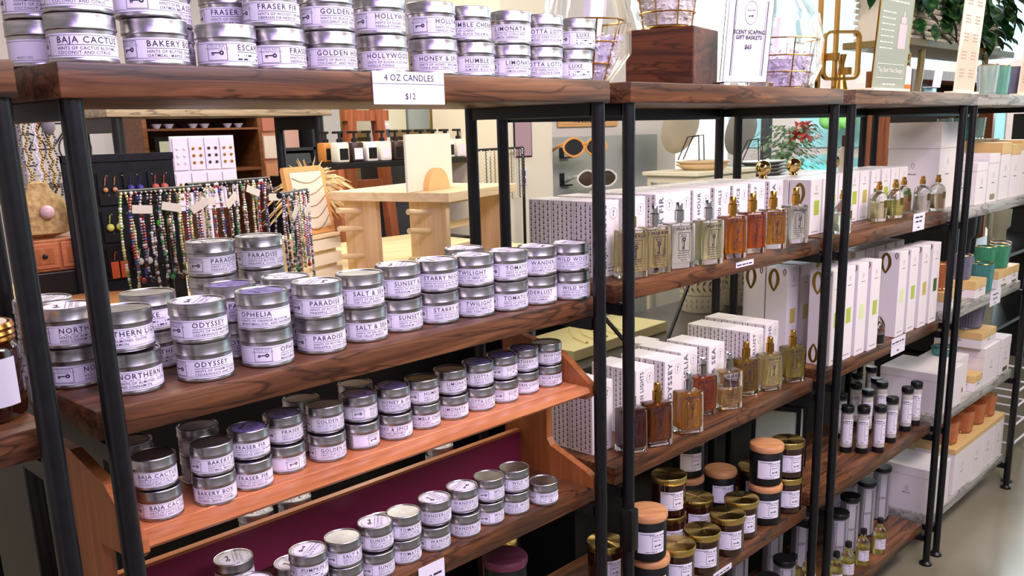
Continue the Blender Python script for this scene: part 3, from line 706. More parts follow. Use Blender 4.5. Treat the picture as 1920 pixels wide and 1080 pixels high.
for k, (x, y, wd, n) in enumerate([(.110, .125, 'BAJA CACTUS', 3), (.222, .135, 'BAKERY BOX', 3), (.345, .14, 'FRASER FIR', 3), (.425, .145, '', 3), (.505, .14, 'GOLDEN HOUR', 3), (.602, .14, 'HOLLYWOOD HILLS', 3), (.692, .14, 'HONEY & SPICE', 3), (.782, .14, 'HUMBLE CHERRY', 3), (.885, .14, 'LIMONATA', 3)]):
    carton_column(x, y, -.4111, wd, n, f'key patterned carton, {ORD[k]} row from left on upper perfume shelf, at ', 'key patterned cartons on the upper perfume shelf')
for k, (x, y, wd, n) in enumerate([(.098, .135, 'LUXE', 3), (.262, .135, 'NORTHERN LIGHTS', 2), (.375, .13, 'ODYSSEY', 2), (.475, .15, 'OPHELIA', 2), (.575, .13, 'SALT & SEA', 2), (.495, .285, 'SALT & SEA', 1), (.785, .13, 'WANDERLUST', 3), (.90, .145, 'WILD WOOD', 3)]):
    carton_column(x, y, -.8229, wd, n, f'key patterned carton, {ORD[k]} row from left on lower perfume shelf, at ', 'key patterned cartons on the lower perfume shelf')

# ------------------------------------------------------------ candle jars
def label_patch(R, z0, z1, deg, pmat=PAPER, key=True, sub=True):
    m = M(); m.lathe([(R, z0), (R, z1)], 20, a0=-pi/2-radians(deg/2), a1=-pi/2+radians(deg/2)); p = M(); rr = R+.0004
    def wr(x, y): a = x/rr; return (rr*sin(a), -rr*cos(a), y)
    W = R*radians(deg)/2; h = z1-z0; b = W*.42
    for s, q in (('VILLA RUE', .80),):
        v, f_ = textgeo(s, h*.13, 1.3, .0001, 'CENTER'); flat2(([(a[0]+W*.45, a[1]+z0+h*q) for a in v], f_), wr, p)
    flat2(rectpf(-W*.85, W*.2, z0+h*.9, z0+h*.925, 6), wr, p)
    frame(W*.45-b, W*.45+b, z0+h*.18, z0+h*.74, .0008, p, wr); key_motif(W*.45, z0+h*.36, b*1.1, p, wr)
    v, f_ = textgeo('~8', h*.075, 1.1, 0, 'CENTER'); flat2(([(a[0]+W*.45, a[1]+z0+h*.58) for a in v], f_), wr, p)
    v, f_ = textgeo('~15', h*.06, 1.1, 0, 'CENTER'); flat2(([(a[0], a[1]+z0+h*.06) for a in v], f_), wr, p)
    return m, p
def fcam(x, y): return atan2(CX-x, -(CY-y))
nt = BRASS.node_tree; b_ = nt.nodes['Principled BSDF']; b_.inputs['Anisotropic'].default_value = .9
tg = nt.nodes.new('ShaderNodeTangent'); tg.direction_type = 'RADIAL'; tg.axis = 'Z'; nt.links.new(tg.outputs[0], b_.inputs['Tangent'])
tcb = nt.nodes.new('ShaderNodeTexCoord'); grd = nt.nodes.new('ShaderNodeTexGradient'); grd.gradient_type = 'RADIAL'
mlt = nt.nodes.new('ShaderNodeMath'); mlt.operation = 'MULTIPLY'; mlt.inputs[1].default_value = 46
nzb = nt.nodes.new('ShaderNodeTexNoise'); nzb.noise_dimensions = '1D'; nzb.inputs['Scale'].default_value = 1; bpb = nt.nodes.new('ShaderNodeBump'); bpb.inputs['Strength'].default_value = .5; bpb.inputs['Distance'].default_value = .002
for a_, c_ in ((tcb.outputs['Object'], grd.inputs[0]), (grd.outputs[1], mlt.inputs[0]), (mlt.outputs[0], nzb.inputs['W']), (nzb.outputs[0], bpb.inputs['Height']), (bpb.outputs[0], b_.inputs['Normal'])): nt.links.new(a_, c_)
jb = M(); jb.lathe([(0, 0), (.040, 0), (.046, .003), (.047, .008), (.047, .098), (.045, .101), (.02, .101)], 40)
jl = M(); jl.lathe([(.02, .1012), (.049, .1012), (.050, .104), (.050, .114), (.0475, .1185), (.044, .1195), (0, .1195)], 40)
JLP = label_patch(.0474, .024, .078, 84)
ab = M(); ab.lathe([(0, 0), (.040, 0), (.0455, .004), (.046, .010), (.046, .088), (.044, .093), (.02, .093)], 40)
al = M(); al.lathe([(.02, .0932), (.048, .0932), (.0485, .095), (.0485, .109), (.0475, .1105), (0, .1105)], 48)
ALP = label_patch(.0464, .022, .074, 84)
JL = {}
jar_notes = ['rearmost column right pair, lower black', 'right pair, upper black']
def jar(kind, x, y, z, label, lidmat=None, rz=None, grp='lidded candle jars on the fourth shelf'):
    t = thing('candle_jar', label, 'candle jar', (x, y, z+.0003), fcam(x, y)+radians(14) if rz is None else rz, grp)
    if kind == 'black':
        obj('jar', jb, MATTE, t); obj('lid', jl, lidmat or W_LID, t); l = obj('paper_label', JLP[0], LABEL, t); obj('lettering', JLP[1], INK, l, smooth=False)
    else:
        obj('jar', ab, AMBER, t); obj('lid', al, lidmat or BRASS, t); l = obj('paper_label', ALP[0], LABEL, t); obj('lettering', ALP[1], INK, l, smooth=False)
    return t
LJ = ['lower black jar of the right-hand pair by the post', 'upper black jar with oak lid in the right-hand pair by the post', 'lower amber jar of the pair nearest the right post', 'upper amber jar with brass lid nearest the right post',
 'amber jar with brass lid in front of the black pair', 'amber jar with brass lid, second from the front left of brass row', 'amber jar with brass lid at the shelf edge, middle of three', 'amber jar with brass lid at the shelf edge, left of three',
 'lower black jar of the left-hand pair beside the post', 'upper black jar with oak lid beside the left post', 'lower black jar of the rear stack', 'upper black jar with violet lit label in the rear stack', 'black jar with reddish oak lid standing behind the brass lids',
 'lower amber jar of the rear left pair', 'upper amber jar with brass lid of the rear left pair', 'amber jar with dark brass lid behind the front brass row', 'amber jar hidden behind the right black pair', 'amber jar behind the left black pair seen between two posts']
for (kind, x, y, z, tier), l in zip(JARS, LJ):
    if l.startswith('amber jar hidden'): x = .955; y = .20
    if 'rear stack' in l: y = .303; x = .745
    if l.startswith('black jar with reddish'): x = .852; y = .255
    if l.startswith('amber jar with brass lid at the shelf edge, left'): x = .356
    jar(kind, x, y, z, l)
PURPLID = wood('purple_stained_lid', (92, 40, 62), (116, 54, 78), (136, 70, 94), crack=False, fine=2.5)
Z1C = -1.242
for k, (xr, yy, kind, lb, zz) in enumerate([(-.135, .195, 'black', 'upper black jar with purple wood lid below the small tins', .122), (-.135, .195, 'black', 'lower black jar under the purple lidded one', 0),
        (-.065, .295, 'amber', 'upper amber jar with spun brass lid below the small tins', .112), (-.065, .295, 'amber', 'lower amber jar under the spun brass lid', 0),
        (-.052, .125, 'amber', 'low amber jar beside the left unit post', 0), (-.26, .28, 'amber', 'amber jar at the back left of the purple lidded jar', 0), (-.24, .12, 'black', 'front black jar left of the purple lidded jar', 0)]):
    jar(kind, xr, yy, Z1C+zz, lb, PURPLID if k == 0 else None, grp='candle jars below the small tins')

# amber jar at the left edge
def screwjar(x, y, z, label):
    t = thing('amber_jar', label, 'candle jar', (x, y, z+.0003), fcam(x, y)+radians(-10))
    m = M(); m.lathe([(0, 0), (.040, 0), (.048, .006), (.050, .016), (.050, .088), (.046, .096), (.043, .099), (.02, .099)], 44); obj('jar', m, AMBER, t)
    m = M(); m.lathe([(.02, .0995), (.046, .0995), (.0475, .102), (.0465, .106), (.048, .109), (.0465, .113), (.048, .117), (.046, .122), (.044, .1225), (.043, .1215), (0, .1215)], 44); obj('screw_lid', m, mat('copper_lid', (214, 140, 70), .2, 1), t)
    m = M(); m.lathe([(.040, .1217), (.040, .1224), (0, .1224)], 32); obj('lid_sticker', m, PAPERB, t)
    m = M(); m.lathe([(.0505, .022), (.0505, .082)], 32, a0=-pi/2-1.5, a1=-pi/2+1.1); obj('paper_label', m, LABEL, t)
screwjar(-1.095, .135, -.427, 'amber glass jar with copper screw lid at the left edge of the picture')
screwjar(-1.115, .255, -.427, 'second amber glass jar with copper lid behind the one at the left edge')

# ------------------------------------------------------------ bath salt tubes, oils, wall tubes, round bottles, diffuser
sg = M(); sg.lathe([(.0195, .018), (.0205, .019), (.0205, .150), (.0195, .151)], 28)
sb = M(); sb.lathe([(0, 0), (.0205, 0), (.021, .002), (.021, .0195), (.0195, .020), (0, .020)], 28)
sc = M(); sc.lathe([(0, .1505), (.0212, .1505), (.022, .153), (.022, .168), (.0205, .170), (0, .170)], 28)
ss = M(); ss.lathe([(0, .0205), (.0192, .0205), (.0192, .143), (0, .146)], 24)
SP = label_patch(.0209, .035, .125, 120)
SALT = noisy('bath_salts', (226, 214, 206), (246, 240, 236), (300, 300, 300), rough=.9)
n = 0
for (tg_, x, y, z) in MISC:
    if tg_ != 'salt': continue
    fr = y < .12; n += 1
    pl = {1: 'behind the left post', 2: 'leftmost beside the black post', 3: 'second clear one from the left post', 4: 'third from the left in front', 5: 'fourth in front', 6: 'last in the front row at the right'}.get(n, f'{ORD[n-7]} of those standing in the rear rows')
    if n == 6: x += .01
    if n == 11: x -= .03
    if n == 12: x -= .024
    t = thing('bath_salt_tube', f'black capped tube of white bath salts, {pl}', 'bath salts', (x, y, z+.0003), fcam(x, y)+radians(random.choice([5, 18, 26])), 'bath salt tubes on the third shelf')
    obj('tube', sg, GLASS, t); obj('base', sb, DARK, t); obj('cap', sc, DARK, t); obj('salts', ss, SALT, t); l = obj('paper_label', SP[0], PAPER, t); obj('lettering', SP[1], INK, l, smooth=False)
og = M(); og.lathe([(0, 0), (.022, 0), (.024, .003), (.024, .078), (.021, .090), (.012, .102), (.0095, .106), (.0095, .118)], 28)
ol = M(); ol.lathe([(0, .003), (.021, .003), (.0222, .006), (.0222, .070), (0, .070)], 28)
oc = M(); oc.lathe([(0, .118), (.0115, .1185), (.0115, .135), (.0105, .137), (0, .137)], 24)
OP = label_patch(.0244, .022, .062, 100)
n = 0
for (tg_, x, y, z) in MISC:
    if tg_ != 'oil': continue
    n += 1
    t = thing('oil_bottle', f'small yellow oil bottle with black cap on the lowest shelf, {ORD[n-1]} from the right', 'oil bottle', (x, y, z+.0003), fcam(x, y)+.3, 'oil bottles on the lowest shelf')
    obj('bottle', og, GLASS, t); obj('oil', ol, mat('oil_liquid', (222, 204, 92) if n % 2 else (206, 200, 128), 0, 0, .7, 1.4), t); obj('cap', oc, DARK, t); l = obj('paper_label', OP[0], PAPER, t); obj('lettering', OP[1], INK, l, smooth=False)
tgm = M(); tgm.lathe([(.0325, .002), (.034, .002), (.034, .205), (.0325, .205)], 32)
tcm = M(); tcm.lathe([(0, .2052), (.036, .2052), (.0365, .207), (.0365, .219), (.035, .221), (0, .221)], 32)
tbm = M(); tbm.lathe([(0, 0), (.034, 0), (.034, .002), (0, .0022)], 32)
tin_ = M(); tin_.bbox(-.019, .019, -.019, .019, .004, .195, .001)
tpr = M()
for fy in (-.0194,):
    for x0 in (-.017, -.012, .012, .0155): flat2(rectpf(x0, x0+.0018, .006, .19), lambda a, b: (a, fy, b), tpr)
    v, f_ = textgeo('LIGHT', .012, 1.1, .0003, 'CENTER'); flat2(([(a[0], a[1]+.09) for a in v], f_), lambda a, b: (a*.6, fy, b), tpr)
n = 0
for (tg_, x, y, z) in MISC:
    if tg_ != 'tube': continue
    n += 1
    if n == 1: x = 1.978
    t = thing('display_tube', f'tall clear black-lidded tube with striped carton, {ORD[n-1]} from the right on the lowest shelf', 'gift tube', (x, y, z+.0003), fcam(x, y)+.35, 'clear gift tubes on the lowest shelf')
    obj('tube', tgm, GLASS, t); obj('lid', tcm, DARK, t); obj('base', tbm, DARK, t); c = obj('carton', tin_, PAPER, t, smooth=False); obj('lettering', tpr, INK, c, smooth=False)
for (x, y) in ((1.40, .25), (1.56, .30), (1.25, .28), (.98, .26), (.80, .24)):
    n += 1
    t = thing('display_tube', f'tall clear tube with black lid standing in the rear row, {ORD[n-7]} of five', 'gift tube', (x, y, -1.6465), fcam(x, y)+.2, 'clear gift tubes on the lowest shelf')
    obj('tube', tgm, GLASS, t); obj('lid', tcm, DARK, t); obj('base', tbm, DARK, t); c = obj('carton', tin_, PAPER, t, smooth=False); obj('lettering', tpr, INK, c, smooth=False)
rg = M(); rg.lathe([(0, 0), (.032, 0), (.035, .004), (.035, .074), (.030, .088), (.018, .096), (.009, .099), (.009, .103)], 36, sy=.75)
rl = M(); rl.lathe([(0, .010), (.031, .010), (.0325, .013), (.0325, .062), (0, .062)], 32, sy=.73)
rc = M(); rc.lathe([(.0085, .103), (.0105, .103), (.0105, .118), (.0075, .119), (.0075, .131), (0, .132)], 20)
n = 0
RL = ['warm straw', 'yellow green', 'tan', 'clear', 'tan tinted', 'clear']; RC = [(236, 226, 190), (206, 200, 120), (206, 164, 120), (236, 232, 220), (204, 180, 150), (240, 238, 220)]
RP = ['nearest the price card', 'second in front of the gold flame boxes', 'third, set slightly behind', 'fourth before the big white box', 'fifth at the right end', 'between the two black posts']
for (tg_, x, y, z) in MISC:
    if tg_ != 'round': continue
    if n == 1: x += .005
    t = thing('round_perfume_bottle', f'rounded glass bottle, {RL[n]}, gold spray cap, {RP[n]}', 'perfume bottle', (x, y, z+.0003), -.15, 'rounded perfume bottles')
    obj('bottle', rg, GLASS, t); obj('perfume', rl, mat('perfume_'+str(n), RC[n], 0, 0, .8, 1.34), t); obj('spray_cap', rc, GOLD, t)
    m = M(); m.box(-.010, .010, -.0268, -.0264, .045, .070); obj('gold_label', m, GOLDFOIL, t, smooth=False); n += 1
for (tg_, x, y, z) in MISC:
    if tg_ == 'reed':
        t = thing('reed_diffuser', 'clear reed diffuser bottle with long dark sticks between the tall white boxes', 'reed diffuser', (x, y-.02, z+.0003), 0)
        m = M(); m.lathe([(0, 0), (.024, 0), (.027, .004), (.027, .05), (.02, .068), (.010, .075), (.010, .092), (.013, .093)], 28); obj('bottle', m, GLASS, t)
        m = M(); m.lathe([(0, .004), (.0245, .004), (.0245, .035), (0, .035)], 24); obj('liquid', m, mat('dark_scent', (30, 22, 20), .1), t)
        for a in (-.10, -.03, .05, .11):
            m = M(); m.tube([(-.3*a*.05, 0, .01), (.006+a*.25, .1*a, .27)], .0016, 5); obj('reed', m, DARK, t)
    if tg_ == 'cork':
        x = 2.0; y = .29
        t = thing('corked_bottle', 'dark corked glass bottle with white label at the right of the lowest shelf', 'bottle', (x-.01, y, z+.0003), fcam(x, y))
        m = M(); m.lathe([(0, 0), (.030, 0), (.034, .004), (.034, .085), (.026, .105), (.014, .115), (.014, .128)], 28); obj('bottle', m, GLASS, t)
        m = M(); m.lathe([(0, .003), (.031, .003), (.031, .078), (0, .078)], 24); obj('contents', m, mat('dark_herbs', (24, 20, 20), .7), t)
        m = M(); m.lathe([(0, .128), (.015, .128), (.017, .142), (0, .142)], 18); obj('cork', m, mat('cork', (150, 84, 56), .9), t)
        p_ = label_patch(.0345, .028, .075, 110); l = obj('paper_label', p_[0], PAPER, t); obj('lettering', p_[1], INK, l, smooth=False)

# ------------------------------------------------------------ white cartons with gold flame outlines
def flame(m, cx, cz, s, fn, flip=1, t=.26):
    n = 26; vs = []; fs = []
    for i in range(n+1):
        a = 2*pi*i/n; r = 1.0
        x = sin(a)*(.62 if cos(a) < 0 else .62*(1-.55*max(0, cos(a))**1.5)); zz = -cos(a)*-1.0
        vs += [(cx+s*x, cz+flip*s*zz*1.15), (cx+s*x*(1-t*2.2), cz+flip*s*zz*(1-t)*1.15)]
    for i in range(n): fs.append((2*i, 2*i+2, 2*i+3, 2*i+1))
    flat2((vs, fs), fn, m)
def flame_box_meshes(w, d, h, tall):
    b = M(); b.bbox(0, w, 0, d, .0003, h, .0012, seg=1); gs = [M() for _ in range(3 if tall else 2)]; L = lambda a, c: (-.0004, a, c)
    if tall:
        flame(gs[0], d*.64, h*.865, d*.42, L, -1); flame(gs[1], d*.70, h*.12, d*.36, L, 1); flame(gs[2], d*.16, h*.955, d*.13, L, -1)
    else:
        flame(gs[0], d*.52, h*.74, d*.42, L, -1); flame(gs[1], d*.32, h*.22, d*.32, L, 1)
    k = M(); F = lambda a, c: (a, -.0004, c)
    win = M()
    if tall: win.add([F(w*.28, h*.40), F(w*.74, h*.40), F(w*.74, h*.56), F(w*.28, h*.56)], [(0, 1, 2, 3)])
    else: win.add([F(w*.34, h*.36), F(w*.8, h*.36), F(w*.8, h*.62), F(w*.34, h*.62)], [(0, 1, 2, 3)])
    flame(k, w*.5, h*(.87 if tall else .84), w*.10, F, -1, .1)
    for q, s in ((.80 if tall else .74, '~7'), (.05, '~10')):
        v, f_ = textgeo(s, .0052, 1.2, 0, 'CENTER'); flat2(([(a[0]+w*.5, a[1]+h*q) for a in v], f_), F, k)
    return b, gs, k, win
TB = flame_box_meshes(.072, .075, .297, True); SB2 = flame_box_meshes(.070, .070, .165, False)
WGREEN = [mat('box_window_lime', (168, 186, 60), .3), mat('box_window_green', (70, 96, 40), .3), mat('box_window_gold', (190, 176, 90), .3), mat('box_window_pale', (214, 226, 170), .3)]
def fbox(S, x, y, z, label, wi=0, grp=None, nm='diffuser_carton', rz=0):
    t = thing(nm, label, 'carton', (x, y, z), rz, grp)
    obj('box', S[0], WHITEBOX, t, smooth=False); [obj('flame_print', q_, GOLDFOIL, t, smooth=False) for q_ in S[1]]; obj('lettering', S[2], GREYI, t, smooth=False)
    obj('window', S[3], WGREEN[wi], t, smooth=False)
G = 'tall diffuser cartons on the shelf'
for i, (x, y, wi, rz) in enumerate([(1.145, .062, 0, 0), (1.228, .062, 0, 0), (1.312, .056, 3, 0), (1.398, .050, 0, 0), (1.643, .058, 3, 0), (1.735, .056, 0, 0), (1.832, .052, 2, 0), (1.930, .050, 1, 0)]):
    fbox(TB, x, y, -.8191, f'tall white diffuser carton with gold flames, {ORD[i]} from left in the front row', wi, G, rz=rz)
for i, (x, y, wi) in enumerate([(1.118, .195, 2), (1.118, .275, 2), (1.205, .195, 2), (1.205, .275, 0), (1.40, .175, 0), (1.58, .185, 0), (1.665, .185, 0), (1.75, .185, 0), (1.84, .185, 0), (1.93, .185, 0)]):
    fbox(TB, x, y, -.8191, f'tall white diffuser carton in the rear rows, {ORD[i]} counting from the left', wi, G)
G = 'short flame cartons above the diffusers'
n = 0
for c, x in enumerate((1.112, 1.19, 1.268, 1.346, 1.424, 1.506, 1.586, 1.675, 1.764, 1.845, 1.923, 2.0)):
    for r in range(3 if c < 9 else 2):
        if c < 2: y = .13+.074*r
        else: y = .188+.074*r
        if y+.07 > .366: continue
        if c == 11: continue
        fbox(SB2, x if c < 11 else 1.999, y, -.4169, f'short white flame carton, {ORD[c]} column from left, {["front","second","third"][r]} in its column', (0, 1, 2)[n % 3], G, 'scent_carton'); n += 1

# ------------------------------------------------------------ large white two-part candle boxes
def gbox(x, y, z, w, d, h, label, lid=.22, gold=False, plate=False, nm='candle_box', grp=None, m_=None, rz=0):
    t = thing(nm, label, 'candle box', (x, y, z+.0003), rz, grp); mm = m_ or WHITEBOX
    m = M(); m.bbox(.001, w-.001, .001, d-.001, 0, h*(1-lid)-.0006, .001, seg=1); obj('base', m, mm, t, smooth=False)
    if gold:
        m = M(); m.bbox(0, w, 0, d, h*(1-lid), h, .001, seg=1); obj('gold_lid', m, mat('pale_gold_lid', (214, 178, 118), .45), t, smooth=False)
    else:
        m = M(); m.bbox(0, w, 0, d, h*(1-lid), h, .001, seg=1); obj('lid', m, mm, t, smooth=False)
    k = M(); flame(k, w*.5, h*.55, min(w, .1)*.10, lambda a, c: (a, -.0004, c), -1, .1); flame(k, d*.5, h*.5, min(d, .1)*.10, lambda a, c: (-.0004, a, c), -1, .1)
    for s, q in (('~7', .40),):
        v, f_ = textgeo(s, .0065, 1.2, 0, 'CENTER'); flat2(([(a[0]+w*.5, a[1]+h*q) for a in v], f_), lambda a, c: (a, -.0005, c), k); flat2(([(-a[0]+d*.5, a[1]+h*q) for a in v], f_), lambda a, c: (-.0005, a, c), k)
    obj('lettering', k, GREYI, t, smooth=False)
    if plate:
        m = M(); m.box(w*.3, w*.75, -.0008, -.0002, h*.06, h*.17); obj('gold_plate', m, GOLDFOIL, t, smooth=False)
    return t
# unit three top shelf: tall white boxes at the back right
LAV = mat('lavender_lit_carton', (214, 204, 226), .5)  # white carton with the lavender light put into its colour
A4, B4, C4, D4 = -.4205, -.808, -1.2267, -1.6468
gbox(2.135, .125, A4, .17, .2, .325, 'tall white gift box with grey emblem beyond the round perfume bottles', lid=.30, nm='gift_box')
gbox(2.32, .20, A4, .16, .15, .320, 'second tall white gift box right of the emblem box', lid=.32, nm='gift_box')
def tumbler(x, y, z, r, h, col, label, rim=True, nm='glass_tumbler', grp='ribbed glass tumblers', r0=None, wax=None):
    t = thing(nm, label, 'glass', (x, y, z+.0004), 0, grp); n = 36; m = M()
    r0 = r0 or r*.86; vs = []; fs = []
    for j, (rr, zz, rib) in enumerate(((r0*.9, 0, .0), (r0, h*.06, .03), (r, h*.96, .035), (r, h, 0), (r*.9, h, 0), (r0*.88, h*.10, 0))):
        for i in range(n*2): q = rr*(1+rib*(1 if i % 2 else -1)); a = pi*i/n; vs.append((q*cos(a), q*sin(a), zz))
    for j in range(5):
        for i in range(2*n): i2 = (i+1) % (2*n); fs.append((j*2*n+i, j*2*n+i2, (j+1)*2*n+i2, (j+1)*2*n+i))
    fs.append(tuple(range(2*n))[::-1]); fs.append(tuple(5*2*n+i for i in range(2*n))); m.add(vs, fs)
    obj('glass', m, mat('tinted_glass_%d_%d_%d' % col, col, .04, 0, .75, 1.4), t, ang=20)
    if wax:
        m = M(); m.lathe([(0, h*.12), (r0*.84, h*.12), (r*.86, h*.7), (0, h*.7)], 24); obj('wax', m, mat('wax_%d' % wax[0], wax, .4), t)
    if rim:
        m = M(); m.tube([((r*.955)*cos(2*pi*i/24), (r*.955)*sin(2*pi*i/24), h+.0005) for i in range(24)], .0022, 6, True); obj('gold_rim', m, GOLD, t)
    return t
SMOKE = (176, 172, 196); TEAL = (120, 190, 190); GREEN = (120, 206, 170); ORNG = (236, 168, 120); CLR = (214, 226, 220); MIN = (170, 220, 206)
gbox(2.505, .20, A4, .13, .13, .245, 'gold lidded candle box left of the ribbed glasses', lid=.18, gold=True)
tumbler(2.42, .115, A4, .038, .10, TEAL, 'teal ribbed glass behind the last round perfume bottle')
for i, x in enumerate((2.37, 2.51, 2.66, 2.80)):
    gbox(x, .062, A4, .125, .12, (.165, .195, .235, .225)[i], f'white candle box with gold lid on the right unit upper shelf, {ORD[i]} from left', lid=.2, gold=(i in (2, 3)), plate=(i == 1), grp='gold lidded boxes at right')
gbox(2.93, .062, A4, .115, .12, .24, 'white candle box with gold lid at the far right end', lid=.18, gold=True)
for i in range(7):
    tumbler(2.50+.068*i, .245+(.02 if i % 2 else 0), -.174 if i else -.174, .031, .092, (CLR, TEAL, MIN)[i % 3], f'ribbed green glass on the gold lidded boxes, {ORD[i]} from left', grp='ribbed glasses on the gold lidded boxes')
gbox(2.66, .19, A4, .18, .15, .245, 'gold lidded box carrying the ribbed green glasses', lid=.18, gold=True); gbox(2.86, .19, A4, .18, .15, .245, 'gold lidded box at right carrying ribbed glasses', lid=.18, gold=True)
# level B
gbox(2.135, .065, B4, .135, .12, .073, 'low white box with gold lid under the orange glass', lid=.5, gold=True); tumbler(2.19, .12, B4+.0735, .046, .105, ORNG, 'orange ribbed glass with gold rim on a low box', grp='gold rimmed glasses')
gbox(2.36, .13, B4, .10, .1, .075, 'low box behind the grey glass', lid=.5, gold=True)
gbox(2.46, .058, B4, .135, .12, .073, 'low white box with gold lid left of the teal glass', lid=.5, gold=True); tumbler(2.49, .13, B4+.0735, .042, .100, SMOKE, 'smoke grey ribbed glass with gold rim beside the post', grp='gold rimmed glasses')
tumbler(2.665, .10, B4, .046, .120, TEAL, 'teal blue ribbed glass with gold rim standing on the shelf', grp='gold rimmed glasses')
gbox(2.745, .055, B4, .15, .13, .078, 'low white box with gold lid under the green glasses', lid=.45, gold=True, plate=True)
tumbler(2.785, .13, B4+.0785, .043, .098, GREEN, 'green ribbed glass, left of the two on the low box', grp='gold rimmed glasses'); tumbler(2.855, .095, B4+.0785, .042, .10, GREEN, 'green ribbed glass, right of the two on the low box', grp='gold rimmed glasses')
gbox(2.905, .055, B4, .13, .13, .078, 'low white box with gold lid under the rightmost smoke glass', lid=.45, gold=True, plate=True); tumbler(2.955, .12, B4+.0785, .044, .10, SMOKE, 'smoke grey ribbed glass on the rightmost low box', grp='gold rimmed glasses')
gbox(2.14, .25, B4, .2, .1, .17, 'tall white box at the back behind the orange glass', lid=.3)
# level C
gbox(2.14, .05, C4, .235, .25, .165, 'large white candle box beside the bath salts', lid=.2)
gbox(2.375, .085, C4, .165, .15, .168, 'white candle box with gold plate carrying the teal dish', lid=.2, plate=True); tumbler(2.46, .16, C4+.1685, .052, .035, TEAL, 'shallow teal glass dish on a white box', grp='gold rimmed glasses')
gbox(2.55, .055, C4, .10, .09, .07, 'tiny gold lidded box on the third shelf', lid=.45, gold=True)
gbox(2.66, .055, C4, .20, .22, .17, 'white candle box under the gold lidded flat box', lid=.25)
gbox(2.63, .065, C4+.1706, .19, .20, .072, 'flat box with gold lid under the smoke glass', lid=.45, gold=True); tumbler(2.72, .16, C4+.2435, .068, .12, SMOKE, 'large smoke grey glass on the gold lidded box', grp='gold rimmed glasses')
gbox(2.895, .055, C4, .135, .16, .168, 'white candle box with gold plate at the right end', lid=.25, plate=True)
# third unit, third shelf rear: lavender boxes
for i, (x, y, w_, h_) in enumerate([(1.60, .285, .125, .20), (1.99, .285, .045, .16), (1.80, .29, .13, .215)]):
    pass
# level D
for i, (x, w_) in enumerate([(2.385, .205), (2.595, .155), (2.752, .15), (2.905, .145)]):
    gbox(x, .055, D4, w_, .17, .205, f'tall white box with gold lid on the lowest shelf, {ORD[i]} from left', lid=.12, gold=True, grp='tall gold lidded boxes on the lowest shelf')
    tumbler(x+w_*.35, .125, D4+.2055, .052, .10, ORNG, f'orange glass candle on the lowest row of boxes, {ORD[i]} from left', rim=False, nm='orange_glass', grp='orange glasses on the lowest boxes', wax=(240, 176, 140))
gbox(2.118, .05, D4, .20, .20, .19, 'large white emblem box on the lowest shelf by the posts', lid=.2)
gbox(1.80, .235, D4, .13, .11, .18, 'lavender lit white box at the back of the lowest shelf', lid=.2, m_=LAV)

# ------------------------------------------------------------ things on the top boards
# signs
def sign_stand(name, label, x, y, w, h, tilt, colr, lines, base, pts=None, loc_z=0):
    t = thing(name, label, 'sign', (x, y, loc_z+.0004), 0)
    m = M(); m.bbox(-w*.05, w*1.1, -.012, .03, 0, .010, .001); obj('base', m, base, t, smooth=False)
    T = Matrix.Translation((0, .0, .0105)) @ Matrix.Rotation(-tilt, 4, 'X')
    m = M(); m.box(0, w, 0, .003, 0, h, T); obj('panel', m, colr, t, smooth=False)
    m = M()
    def fn(a, b): return tuple(T @ Vector((a, -.0006, b)))
    for s, sz, xx, zz, al in lines:
        if s == '-': flat2(rectpf(xx[0], xx[1], zz, zz+sz), fn, m); continue
        if s == '|': flat2(rectpf(xx, xx+sz, zz[0], zz[1]), fn, m); continue
        v, f_ = textgeo(s, sz, 1.05, sz*.02, al); flat2(([(a[0]+xx, a[1]+zz) for a in v], f_), fn, m)
    return t, m, fn, T
W_, H_ = .135, .195
ln = [('SCENT SCAPING', .0125, W_/2, H_*.55, 'CENTER'), ('GIFT BASKETS', .0125, W_/2, H_*.49, 'CENTER'), ('$65', .014, W_/2, H_*.38, 'CENTER'), ('|', .0022, W_*.13, (H_*.07, H_*.93), ''), ('|', .0008, W_*.165, (H_*.07, H_*.93), ''), ('|', .0022, W_*.87, (H_*.07, H_*.93), ''), ('|', .0008, W_*.835, (H_*.07, H_*.93), '')]
t, m, fn, T = sign_stand('acrylic_sign', 'white sign reading SCENT SCAPING GIFT BASKETS $65 in a clear acrylic stand', .490, .055, W_, H_, -.10, PAPER, ln, GLASS)
vs = []; fs = []; n = 28
for i in range(n):
    a = 2*pi*i/n; j = (i+1) % n; vs += [(W_/2+.019*cos(a), H_*.79+.026*sin(a)), (W_/2+.0182*cos(a), H_*.79+.0252*sin(a))]; fs.append((2*i, 2*j, 2*j+1, 2*i+1))
flat2((vs, fs), fn, m); key_motif(W_/2, H_*.755, .014, m, fn); v, f_ = textgeo('VILLA RUE', .0055, 1, 0, 'CENTER'); flat2(([(a[0]+W_/2, a[1]+H_*.81) for a in v], f_), fn, m)
obj('lettering', m, INK, t, smooth=False)
m = M(); m.box(-.006, W_+.006, .0035, .0065, 0, H_+.008, T); obj('acrylic_back', m, GLASS, t, smooth=False); t.rotation_euler.z = radians(-17)
